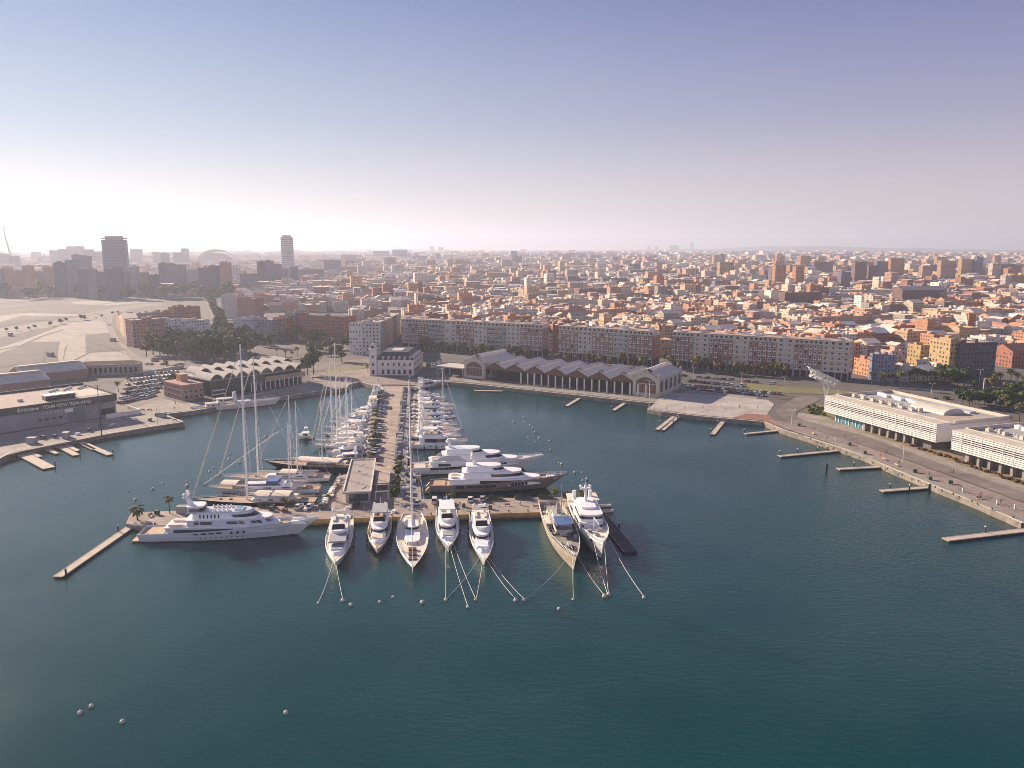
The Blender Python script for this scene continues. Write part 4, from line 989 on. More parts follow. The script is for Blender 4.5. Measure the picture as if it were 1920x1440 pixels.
# ------------------------------------------------------------------ pier, pontoons
ZP=2.0
pier_px=[(702,721),(684,877),(634,893),(604,946),(245,961),(236,982),(272,987),(600,974),(940,963),(1112,958),(1098,931),(790,936),(788,887),(764,880),(764,860),(770,721)]
pp=[P(x,y,ZP) for x,y in pier_px]
mb=MB(); n=len(pp)
mb.add([(p.x,p.y,ZP) for p in pp],[tuple(range(n))],0)
for i in range(n):
    a,b=pp[i],pp[(i+1)%n]; mb.add([(a.x,a.y,-1.5),(b.x,b.y,-1.5),(b.x,b.y,ZP),(a.x,a.y,ZP)],[(0,1,2,3)],1)
M_pier=mat('pier_paving',(.37,.30,.255),.9,.15,.12,joint=5)
struct('pier',mb,[M_pier,M_quayw])
# ochre painted facing along the seaward edge
mb=MB()
for i in (6,7,8):
    a,b=pp[i],pp[i+1]; d=(b-a).normalized(); q=Vector((d.y,-d.x,0))*.16
    mb.prism([a-q*.2,a+q,b+q,b-q*.2],.7,ZP+.18)
struct('pier_kerb',mb,M_yel)
def ppatch(name,pxs,m,z):
    mb=MB(); pts=[P(x,y,ZP) for x,y in pxs]; mb.add([(p.x,p.y,z) for p in pts],[tuple(range(len(pts)))]); return struct(name,mb,m)
ppatch('pier_road',[(722,724),(755,724),(733,870),(726,938),(703,938),(706,870)],mat('pier_road_paving',(.43,.34,.28),.9,.12,.2,joint=4),ZP+.008)
ppatch('pier_walkway',[(758,724),(769,724),(762,862),(764,882),(786,889),(787,934),(742,935),(742,876)],mat('grey_boardwalk',(.30,.285,.28),.9,.15,.4,joint=3),ZP+.008)
ppatch('pier_verge',[(705,724),(716,724),(703,868),(688,880)],mat('pier_planting',(.13,.13,.07),.95,.5,.4,col2=(.3,.24,.17)),ZP+.012)
# stone groynes of the west edge: kept as rough rock facing
def rocks(a,b,n,seed,w=2.2):
    rnd=random.Random(seed); m=MB()
    for k in range(n):
        p=a.lerp(b,rnd.random()); x=p.x+rnd.uniform(-w,w)*.5; y=p.y+rnd.uniform(-w,w)*.5; r=rnd.uniform(.5,1.1)
        m.sphere((x,y,rnd.uniform(.2,1.4)),r,nu=5,nv=3,sz=.7)
    return m
def pier_obj(fn): pass
# low service building with flat roof
o=P(644,944,ZP); d=(P(693,942,ZP)-o).normalized(); back=(P(660,881,ZP)-o)
bd=Vector((-d.y,d.x,0)); bl=back.dot(bd)
th=thing('service_pavilion','flat-roofed pavilion with a reddish roof and white rim at the pier crossing','pavilion',o,ang(d))
b=MB(); b.box(.8,10,.9,bl-1,0,4.0); b.build('wall',M_stone,th)
b=MB(); b.box(2.0,9.6,.78,.9,.3,3.4); b.build('window',M_glassb,th)
b=MB(); b.box(-.2,10.8,-.6,bl,4.0,4.5,0)
for (x0,x1,y0,y1) in ((-.2,10.8,-.6,-.1),(-.2,10.8,bl-.5,bl),(-.2,.3,-.1,bl-.5),(10.3,10.8,-.1,bl-.5)): b.box(x0,x1,y0,y1,4.5,4.95,1)
rf=b.build('roof',[mat('rose_roofing',(.33,.285,.26),.9,.15,.3),M_frame],th)
b=MB(); b.box(4,4.6,bl*.6,bl*.6+.6,4.5,5.1); b.tube((7,3,4.55),(8.5,6.5,4.6),.12); b.build('roof_vent',M_grey,rf)
# pergola right of the pavilion
o=P(704,938,ZP); th=thing('pergola','open timber pergola with pale posts between the service pavilion and the hedge','pergola',o,ang(d))
for y in (0,9,18,27):
    for x in (0,5): 
        m=MB(); m.tube((x,y,0),(x,y,3.4),.14); m.build('post',M_frame,th)
    m=MB(); m.box(-.3,5.3,y-.15,y+.15,3.4,3.7); m.build('beam',M_frame,th)
m=MB(); m.box(-.3,5.3,10,26,3.72,3.85); m.build('awning',mat('awning',(.38,.30,.25),.85,.12,.5),th)
def finger(x0,y0,x1,y1,w,label,z=.75,m=None,posts=(),group='pontoons'):
    a,b=P(x0,y0,z),P(x1,y1,z); L=(b-a).length
    th=thing('pontoon',label,'pontoon',(a.x,a.y,0),ang(b-a),group)
    k=MB(); k.box(0,L,-w/2,w/2,z-.25,z); k.build('deck',m or M_conct,th)
    k=MB(); k.box(.3,L-.3,-w/2+.15,w/2-.15,-.4,z-.26); k.build('float',M_dark,th)
    k=MB(); 
    k.box(0,L,-w/2-.08,-w/2,z-.2,z+.1); k.build('edge_beam',M_concw,th); k=MB(); k.box(0,L,w/2,w/2+.08,z-.2,z+.1); k.build('edge_beam',M_concw,th)
    for i,(t,s) in enumerate(posts):
        k=MB(); y=s*(w/2+.35); k.tube((t*L,y,-1),(t*L,y,z+2.0),.3,n=8); k.tube((t*L,y,z+2.0),(t*L,y,z+2.5),.33,.05,n=8,m=1); k.build('pile',[M_dark,M_white],th)
    return th
g='finger pontoons of the east promenade'
finger(1397,813,1466,806,2.4,'first pontoon below the red deck at the bend of the promenade',posts=((.02,1),),group=g)
finger(1461,855,1586,843,2.6,'long pontoon with dark posts reaching out second along the promenade',posts=((.04,1),(.3,1),(.6,1),(.75,1)),group=g)
finger(1571,879,1664,874,2.6,'short pontoon third along the promenade with one white-capped pile',posts=((.36,1),),group=g)
finger(1652,920,1757,912,2.6,'pontoon fourth along the promenade with two piles on its near side',posts=((.45,-1),(.8,-1),(.2,1)),group=g)
finger(1772,1011,1935,992,3.0,'nearest promenade pontoon cut by the right edge',posts=((.5,1),(.93,1)),group=g)
g='pontoons under the dock shed and plaza'
finger(1062,761,1090,744,2.4,'left pontoon below the dock shed columns',posts=((.02,1),),group=g)
finger(1150,769,1178,751,2.4,'right pontoon below the dock shed columns',posts=((.02,1),),group=g)
finger(1232,805,1266,778,2.4,'left half of the twin pontoon below the plaza',posts=((.3,1),(.6,1)),group=g)
finger(1243,806,1272,781,1.8,'right half of the twin pontoon below the plaza',posts=((.5,-1),(.8,-1)),group=g)
finger(1336,814,1357,788,2.6,'single pontoon below the plaza flagpole',posts=((.1,1),(.7,1)),group=g)
finger(889,732,942,733,2.6,'low landing stage beneath the west pavilion of the dock shed',group=g)
g='ramps below the boat shed'
for i,(a,b,w,l) in enumerate((((40,850),(92,877),5,'broad ramp pontoon nearest the left edge below the boat shed'),((50,845),(75,856),2,'narrow gangway beside the broad ramp pontoon'),((81,839),(107,850),2,'single thin gangway between the broad ramp and the paired ramp'),((111,836),(143,853),3,'lower ramp of the middle pair below the boat shed'),((120,832),(146,845),2,'upper ramp of the middle pair below the boat shed'),((150,828),(206,852),3,'long right ramp pontoon ending in a dark pile'),((157,833),(176,842),2,'short gangway alongside the long right ramp'))):
    finger(*a,*b,w,l,posts=((.97,1),) if w>2 else (),group=g)
th=finger(108,1081,243,988,3.0,'long pale walkway pontoon reaching out from the west tip of the pier',posts=((.03,-1),(.9,1)),group='pier head pontoons')
finger(1183,1034,1122,961,4.6,'dark decked pontoon beside the white expedition ship',m=mat('dark_decking',(.07,.06,.06),.85,.2,.4),posts=((.55,-1),),group='pier head pontoons')
q=P(1549,885,0); m=MB(); m.tube((0,0,-1),(0,0,3.4),.55,n=10); m.tube((0,0,3.4),(0,0,3.9),.6,.35,n=10)
tag(m.build('mooring_pile',M_dark,None,loc=q),'lone dark mooring pile standing in open water off the promenade','mooring pile')

# ------------------------------------------------------------------ boats
def outline(x0,x1,w,nose,sr=.15,n=9):
    "half outline stern -> bow on the port side, then back: closed list, counter-clockwise from starboard stern"
    pts=[]; half=[]
    half.append((x0,w/2*(1-sr))); half.append((x0+w*sr*.6,w/2))
    xs=x1-nose
    for k in range(1,4): half.append((lerp(x0+w*sr*.6,xs,k/4),w/2))
    for i in range(n+1):
        a=math.pi/2*i/n; half.append((xs+nose*math.sin(a),w/2*math.cos(a)**.8 if i<n else 0))
    star=[(x,-y) for x,y in half]; port=half[::-1]
    return star+port[1:]
def shifted(o,x0,x1,rb,rf,ws):
    "top outline: scaled in from the stern by rb, raked back from the bow by rf, narrowed by ws"
    L=x1-x0; return [(x0+rb+(x-x0)/L*(L-rb-rf), y*ws) for x,y in o]
def tier(th,name,x0,x1,w,z0,h,nose,rf=1.0,rb=0.3,ws=.94,m=None,band=None,roof=.35,over=.0,bandm=None,roofm=None):
    o=outline(x0,x1,w,nose); t=shifted(o,x0,x1,rb,rf,ws); mb=MB()
    mb.prism(o,z0,z0+h,0,t)
    q=mb.build(name,m or M_white,th)
    if band:
        f0,f1,gap,s0,s1=band; n=len(o); half=(n-1)//2
        bm=MB()
        def at(k,f):   # k along the outline index, f height fraction
            i=int(k); r=k-i; j=min(i+1,n-1)
            bx,by=lerp(o[i][0],o[j][0],r),lerp(o[i][1],o[j][1],r); tx,ty=lerp(t[i][0],t[j][0],r),lerp(t[i][1],t[j][1],r)
            x,y=lerp(bx,tx,f),lerp(by,ty,f); cx=(x0+x1)/2; dd=math.hypot(x-cx,y) or 1; e=.05
            return (x+(x-cx)/dd*e*.5, y+(e if y>0 else -e if y<0 else 0), z0+h*f)
        ks=[]
        for side in (0,1):
            kk=[lerp(s0,s1,i/12)*half for i in range(13)]
            A=[at(k if side==0 else n-1-k,f0) for k in kk]; B=[at(k if side==0 else n-1-k,f1) for k in kk]
            if gap:
                for i in range(0,12):
                    if gap>1 and i%gap==gap-1: continue
                    a0,a1=Vector(A[i]),Vector(A[i+1]); b0,b1=Vector(B[i]),Vector(B[i+1])
                    bm.add([a0.lerp(a1,.06),a0.lerp(a1,.94),b0.lerp(b1,.94),b0.lerp(b1,.06)],[(0,1,2,3)])
            else: bm.strip(A,B)
        bm.build('window_band',bandm or M_glass,q)
    if roof:
        ro=[(x0+rb-over*.6+(x-x0-rb)*(1+(over*1.2)/(x1-x0-rb-rf)),y*(1+over*.5/w)) for x,y in t]; rm=MB(); rm.prism(ro,z0+h+.005,z0+h+roof); rm.build('roof_deck',roofm or M_white,q)
    return q
def hull(th,L,B,fs,fb,m=None,deckm=None,tr=.8,mid=.42,pw=2.0,rake=.09,bul=.7,stripe=True,flare=.82,capm=None,name='hull'):
    N=22; ro=[]; 
    def half(t):
        if t<mid: return B/2*(tr+(1-tr)*math.sin(math.pi/2*t/mid))
        return B/2*max(0.0,1-((t-mid)/(1-mid))**pw)
    def H(t): return fs+(fb-fs)*t**1.7
    mb=MB(); rows={k:[] for k in range(8)}
    for i in range(N+1):
        t=i/N; y=half(t); h=H(t); x=t*L; xw=t*L*(1-rake)+ (L*.012 if t==0 else 0); yw=y*lerp(flare,flare*.8,t**2)
        ins=.16 if y>.2 else 0; yi=max(0,y-ins)
        rows[0].append((xw,yw*.7,-.9)); rows[1].append((xw,yw,0)); rows[2].append((lerp(xw,x,.08),lerp(yw,y,.12),.38))
        rows[3].append((lerp(xw,x,.5),lerp(yw,y,.62),h*.5)); rows[4].append((x,y,h)); rows[5].append((x-(.1 if t>.97 else 0),yi,h+.0)); rows[6].append((x-(.12 if t>.97 else 0),yi,h-bul)); 
    for s in (1,-1):
        rr=[[(x,y*s,z) for x,y,z in rows[k]] for k in range(7)]
        for k in range(6): mb.strip(rr[k],rr[k+1], 1 if (k<2 and stripe) else (2 if k==4 else 0))
    st=[rows[k][0] for k in range(5)]; mb.add([(x,y,z) for x,y,z in st]+[(x,-y,z) for x,y,z in st[::-1]],[tuple(range(10))],0)
    st=[rows[k][0] for k in (6,5)]; mb.add([(.02,st[0][1],st[0][2]),(.02,st[1][1],st[1][2]),(.02,-st[1][1],st[1][2]),(.02,-st[0][1],st[0][2])],[(0,1,2,3)],0)
    hq=mb.build(name,[m or M_white,M_boot,capm or m or M_white],th)
    dk=MB(); A=rows[6]; dk.strip([(x,y-.001,z+.01) for x,y,z in A],[(x,-y+.001,z+.01) for x,y,z in A]); dk.build('deck',deckm or M_teak,th)
    return hq,half,H
def ports(hq,L,half,H,t0,t1,n,zf,r=.28,m=None,name='porthole',w=None):
    for s in (1,-1):
        for i in range(n):
            t=lerp(t0,t1,i/max(1,n-1)); y=half(t); h=H(t)
            yy=(y*(.84+.16*min(1,zf*1.25)))
            mb=MB(); nn=8
            dy=(half(t+.01)-half(t-.01))/(L*.02); 
            if w: mb.add([(-w,-w*dy*s,-r),(w,w*dy*s,-r),(w,w*dy*s,r),(-w,-w*dy*s,r)],[(0,1,2,3)])
            else: mb.add([(r*math.cos(2*math.pi*k/nn),r*math.cos(2*math.pi*k/nn)*dy*s,r*math.sin(2*math.pi*k/nn)) for k in range(nn)],[tuple(range(nn))])
            mb.build(name,m or M_glass,hq,loc=(t*L*(1-.05*(1-zf)),s*(yy+.09),h*zf))
def radar_mast(th,x,z,h,s=1.0,domes=2,m=None):
    b=MB(); b.frustum((x-.9*s,x+.7*s,-.5*s,.5*s),z,(x-1.5*s,x-.9*s,-.25*s,.25*s),z+h*.72); b.box(x-1.7*s,x-.7*s,-2.0*s,2.0*s,z+h*.55,z+h*.62); b.tube((x-1.2*s,0,z+h*.7),(x-1.3*s,0,z+h),.09*s,.04)
    b.tube((x-1.25*s,-1.1*s,z+h*.85),(x-1.25*s,1.1*s,z+h*.85),.06*s,n=4)
    q=b.build('radar_mast',m or M_white,th)
    for i in range(domes):
        y=(-1.7,1.7,0)[i]*s; d=MB(); d.sphere((x-1.1*s,y,z+h*.62+.62*s),.62*s,nu=10,nv=7); d.tube((x-1.1*s,y,z+h*.55),(x-1.1*s,y,z+h*.66),.3*s,n=8); d.build('radar_dome',M_white,q,smooth=True)
def rail(th,pts,h=1.0,m=None,every=1):
    b=MB()
    for a,c in zip(pts,pts[1:]): b.tube((a[0],a[1],a[2]+h),(c[0],c[1],c[2]+h),.05,n=4); b.tube((a[0],a[1],a[2]+h*.5),(c[0],c[1],c[2]+h*.5),.03,n=4)
    for p in pts: b.tube(p,(p[0],p[1],p[2]+h),.045,n=4)
    return b.build('railing',m or M_steel,th)
def bow_rail(th,L,half,H,t0=.6,h=.8,off=.0):
    pts=[(t*L,half(t)-.1,H(t)+off) for t in [lerp(t0,.985,i/8) for i in range(9)]]
    rail(th,pts+[(x,-y,z) for x,y,z in pts[::-1]],h)
def fenders(th,L,half,H,ts,side=(1,-1),m=None):
    for s in side:
        for t in ts:
            b=MB(); y=s*(half(t)+.28); b.tube((t*L,y,.4),(t*L,y,1.6),.26,n=8); b.tube((t*L,y,1.6),(t*L,s*(half(t)-.02),H(t)),.03,n=4); b.build('fender',m or M_dark,th)
def boat(name,label,cat,stern,bow,zs=0,zb=0,group=None):
    a,b=P(*stern,zs),P(*bow,zb); a.z=b.z=0
    return thing(name,label,cat,a,ang(b-a),group),(b-a).length
def sunloungers(th,x,z,n,w=.7,step=1.6,ys=(-1.5,1.5),m=None):
    for k in range(n):
        for y in ys:
            b=MB(); b.box(x+k*step,x+k*step+.9,y-w/2,y+w/2,z,z+.35); b.frustum((x+k*step-.1,x+k*step+.25,y-w/2,y+w/2),z+.36,(x+k*step-.3,x+k*step-.1,y-w/2,y+w/2),z+.9); b.build('lounger',m or M_cream,th)

# 1 large silver-white yacht alongside the pier head
th,L=boat('motor_yacht','largest silver-white motor yacht lying alongside the west arm of the pier','motor yacht',(267,1010),(598,969),0,6.3)
hq,hf,HH=hull(th,L,10.8,3.2,6.4,M_silver,M_teak,tr=.86,mid=.4,pw=2.3,rake=.13,bul=.9,capm=M_white)
ports(hq,L,hf,HH,.36,.60,9,.36,.24); ports(hq,L,hf,HH,.53,.60,3,.74,.48)
ports(hq,L,hf,HH,.33,.46,4,.80,.26,w=.9,name='hull_window')
tier(th,'main_deck_house',L*.15,L*.80,9.2,2.8,2.1,L*.25,1.6,.2,.97,M_silver,(.3,.75,0,.1,.35),.3,.6)
tier(th,'upper_deck_house',L*.27,L*.77,8.8,5.2,2.1,L*.2,2.6,.2,.93,M_silver,(.35,.8,3,.06,.98),.3,1.0)
tier(th,'bridge_deck_house',L*.30,L*.68,7.6,7.6,1.7,L*.13,3.2,.4,.9,M_white,(.3,.85,0,.35,1.0),.3,.5)
tier(th,'sun_deck_coaming',L*.34,L*.64,6.8,9.6,.45,L*.12,1.0,.3,.98,M_silver,None,0)
tier(th,'wheel_house',L*.27,L*.37,6.4,9.6,1.9,L*.03,.8,.4,.9,M_grey,(.3,.85,0,.05,1.0),.5,.8)
radar_mast(th,L*.285,11.9,5.2,1.2,2)
for k in range(6):
    b=MB(); b.box(L*.345+k*1.25,L*.345+k*1.25+.42,-3.72,-3.55,7.8,9.2); b.build('louvre_slot',M_glass,th)
sunloungers(th,L*.40,10.06,5,.9,1.5,(-2.2,2.2),M_white); 
b=MB(); b.box(L*.53,L*.58,-1.6,1.6,9.7,10.5,0); b.box(L*.535,L*.575,-1.3,1.3,10.5,10.53,1); b.build('spa_pool',[M_white,mat('pool_water',(.1,.35,.4),.1,0)],th)
b=MB(); b.box(L*.04,L*.14,-3.6,3.6,2.35,2.95,0); b.build('aft_seating',M_teak,th)
for y in (-2.6,2.6): 
    b=MB(); b.box(L*.17,L*.25,y-1.0,y+1.0,5.25,6.0); b.build('deck_sofa',M_cream,th)
for y in (-1.8,1.8):
    b=MB(); b.frustum((L*.84,L*.93,y-.75,y+.75),4.7,(L*.845,L*.91,y-.6,y+.6),5.7); b.build('tender',M_white,th)
b=MB(); b.frustum((-2.2,.15,-4.2,4.2),.35,(-2.0,.15,-4.1,4.1),.8); b.build('swim_platform',M_teak,th)
bow_rail(th,L,hf,HH,.62,.9); fenders(th,L,hf,HH,(.2,.4,.6),(1,))
b=MB(); b.tube((L*.02,0,3.2),(-1.6,0,6.2),.06); b.add([(-1.6,0,6.1),(-1.3,.02,5.0),(-2.6,.3,4.6),(-2.7,.2,5.8)],[(0,1,2,3)]); b.build('ensign_staff',M_frame,th)

def superyacht(label,stern,bow,zb,B,hullm,whites,deckm,fs,fb,topm=None,kind=0):
    th,L=boat('motor_yacht',label,'motor yacht',stern,bow,0.5,zb)
    hq,hf,HH=hull(th,L,B,fs,fb,hullm,deckm,tr=.84,mid=.4,pw=2.2,rake=.16,bul=.8,capm=M_white)
    if kind==0:
        b=MB(); 
        ports(hq,L,hf,HH,.16,.52,12,.78,.55,w=.95,name='hull_window'); ports(hq,L,hf,HH,.58,.70,5,.82,.38,w=.7,name='hull_window'); ports(hq,L,hf,HH,.14,.2,3,.42,.22)
    else:
        for t0,t1,n,w in ((.22,.30,2,1.7),(.36,.46,3,1.2),(.60,.70,5,.55)): ports(hq,L,hf,HH,t0,t1,n,.72,.55,w=w,name='hull_window')
        ports(hq,L,hf,HH,.35,.6,6,.4,.2)
    tier(th,'main_deck_house',L*.14,L*.82,B*.86,fs-.5,2.6,L*.26,2.0,.2,.97,whites,(.3,.75,2,.1,.98) if kind==0 else (.35,.8,0,.22,.55),.3,.9)
    tier(th,'upper_deck_house',L*.24,L*.70,B*.8,fs+2.4,2.4,L*.2,3.0,.3,.92,whites,(.32,.8,0,.5,1.0) if kind==0 else (.3,.75,0,.3,.95),.3,1.4)
    q=tier(th,'bridge_deck_house',L*.26,L*.55,B*.66,fs+5.1,2.0,L*.12,2.6,.5,.88,whites,(.3,.75,0,.5,1.0),.4,.8)
    radar_mast(th,L*.33 if kind else L*.3,fs+7.5,5.0,1.2,2 if kind else 1)
    if kind==0:
        b=MB(); n=10; A=[];Bt=[]
        for i in range(n+1):
            a=math.pi*i/n; A.append((L*(.19+.11*(1-math.cos(a))),B*.41,fs+2.5)); Bt.append((A[-1][0],B*.37,fs+2.5+2.5*math.sin(a)))
        for s in(1,-1): b.strip([(x,y*s,z) for x,y,z in A],[(x,y*s,z) for x,y,z in Bt])
        b.build('side_arch',M_grey,th)
    for y in(-2.2,2.2):
        b=MB(); b.box(L*.155,L*.20,y-1,y+1,fs+2.4,fs+3.1); b.build('deck_sofa',M_cream,th)
    b=MB(); b.box(L*.03,L*.11,-B*.3,B*.3,fs-.8,fs-.2); b.build('aft_seating',M_teak if kind else M_cream,th)
    b=MB(); b.frustum((-2.4,.2,-B*.4,B*.4),.3,(-2.0,.2,-B*.38,B*.38),.9); b.frustum((-1.6,.15,-B*.38,-B*.22),.9,(-.4,.15,-B*.38,-B*.22),2.4); b.frustum((-1.6,.15,B*.22,B*.38),.9,(-.4,.15,B*.22,B*.38),2.4); b.build('swim_platform',deckm,th)
    b=MB(); b.frustum((L*.84,L*.91,-1.2,1.2),fb-1.9,(L*.845,L*.90,-1,1),fb-.8); b.build('foredeck_hatch',M_white,th)
    sunloungers(th,L*.44,fs+5.3,3,.9,1.5,(-2.4,2.4),M_cream)
    bow_rail(th,L,hf,HH,.66,.8)
    return th,L,hf,HH
superyacht('big all-white motor yacht with arched flanks, stern to the east side of the pier',(770,885),(1020,853),6.0,11.5,M_white,M_white,M_teak,3.6,6.3)
superyacht('big motor yacht with bronze hull and white upper decks nearest the pier head',(806,917),(1065,888),6.2,11.0,M_brown,M_white,M_teak,3.4,6.4,kind=1)

def small_yacht(label,stern,bow,zb=2.4,B=None,hullm=None,fly=True,canvas=None,group=None,glass=True,ss=.45,big=False,arch=True,decks=M_teak,h=1.0,fend=(.3,.5),hard=None):
    th,L=boat('motor_yacht',label,'motor yacht',stern,bow,.3,zb,group); B=B or L*.24
    fs,fb=1.5*h,2.6*h
    hq,hf,HH=hull(th,L,B,fs,fb,hullm or M_white,decks,tr=.86,mid=.45,pw=2.4,rake=.1,bul=.35,capm=M_white)
    ports(hq,L,hf,HH,.4,.7,4,.6,.2,w=.6,name='hull_window')
    tier(th,'deckhouse',L*.2,L*(.70),B*.76,fs-.1,2.0*h,L*.18,L*.06,.1,.92,M_white,(.32,.85,0,.15,1.0),.22,.9)
    tier(th,'coachroof',L*.62,L*.86,B*.62,fs+.5*h,.75*h,L*.16,L*.03,.0,.85,M_white,None,0)
    top=fs+2.0*h+.12
    if fly:
        tier(th,'flybridge',L*.24,L*.58,B*.66,top,.85*h,L*.1,-.3,-.1,1.02,M_white,None,0)
        b=MB(); b.box(L*.27,L*.5,-B*.26,B*.26,top+.86*h,top+.90*h); b.build('fly_deck',decks,th)
        for y in (-B*.2,B*.2):
            b=MB(); b.box(L*.28,L*.4,y-.5,y+.5,top+.9*h,top+1.3*h); b.build('fly_seat',M_cream,th)
        b=MB(); b.frustum((L*.52,L*.555,-B*.25,B*.25),top+.9*h,(L*.50,L*.51,-B*.22,B*.22),top+1.5*h); b.build('windscreen',M_glass,th)
    if hard is not None:
        b=MB(); b.box(L*.26,L*.5,-B*.32,B*.32,top+2.4*h,top+2.6*h); q=b.build('hard_top',hard,th)
        b=MB()
        for x in (L*.28,L*.48):
            for y in(-B*.29,B*.29): b.tube((x,y,top+.8*h),(x,y,top+2.4*h),.09,n=5)
        b.build('hard_top_frame',M_steel,q)
    if arch:
        b=MB(); xa=L*.27; za=top+1.9*h
        for y in(-B*.33,B*.33): b.frustum((xa-.3,xa+.6,y-.12,y+.12),top+.3,(xa-1.0,xa-.5,y*.9-.12,y*.9+.12),za)
        b.box(xa-1.1,xa-.4,-B*.32,B*.32,za,za+.2); b.tube((xa-.8,0,za+.2),(xa-1.0,0,za+2.2*h),.07,.03); q=b.build('radar_arch',M_white,th)
        for y in(-B*.24,B*.24): d=MB(); d.sphere((xa-.7,y,za+.62),.45*h,nu=8,nv=6); d.build('radar_dome',M_white,q,smooth=True)
    b=MB(); b.box(L*.70,L*.80,-B*.2,B*.2,fs+1.26*h,fs+1.42*h); b.build('sun_pad',canvas or M_cream,th)
    b=MB(); b.box(L*.03,L*.07,-B*.3,B*.3,fs-.3,fs+.35); b.build('cockpit_seat',M_cream,th)
    b=MB(); b.frustum((-1.3,.1,-B*.38,B*.38),.3,(-1.2,.1,-B*.38,B*.38),.55); b.build('swim_platform',decks,th)
    bow_rail(th,L,hf,HH,.5,.7); fenders(th,L,hf,HH,fend)
    return th,L,hf,HH
gF='yachts moored bow out along the pier head'
# bow-out row at the pier head
th,L,hf,HH=small_yacht('white flybridge yacht with silver-covered foredeck, first in the pier head row',(643,975),(628,1058),3.4,9.0,M_white,True,M_canvasg,gF,h=1.5,decks=M_cream)
b=MB(); b.frustum((L*.52,L*.72,-3,3),5.0,(L*.54,L*.72,-2.7,2.7),5.6); b.build('foredeck_cover',M_canvasg,th)
th,L,hf,HH=small_yacht('smaller white yacht with dark fenders and mast, second in the pier head row',(717,965),(706,1030),3.6,8.2,M_white,True,M_cream,gF,h=1.4,fend=(.15,.25,.35,.45,.55,.65),hard=M_canvasg)
small_yacht('rounded white yacht with covered windscreen, right of the large sloop in the pier head row',(837,960),(841,1026),3.4,8.4,M_white,True,M_canvasg,gF,h=1.45,hard=M_white,decks=M_white)
th,L,hf,HH=small_yacht('white yacht with long flush foredeck beside the old grey patrol ship',(898,966),(909,1055),3.2,8.4,M_white,True,M_white,gF,h=1.5,decks=M_cream)

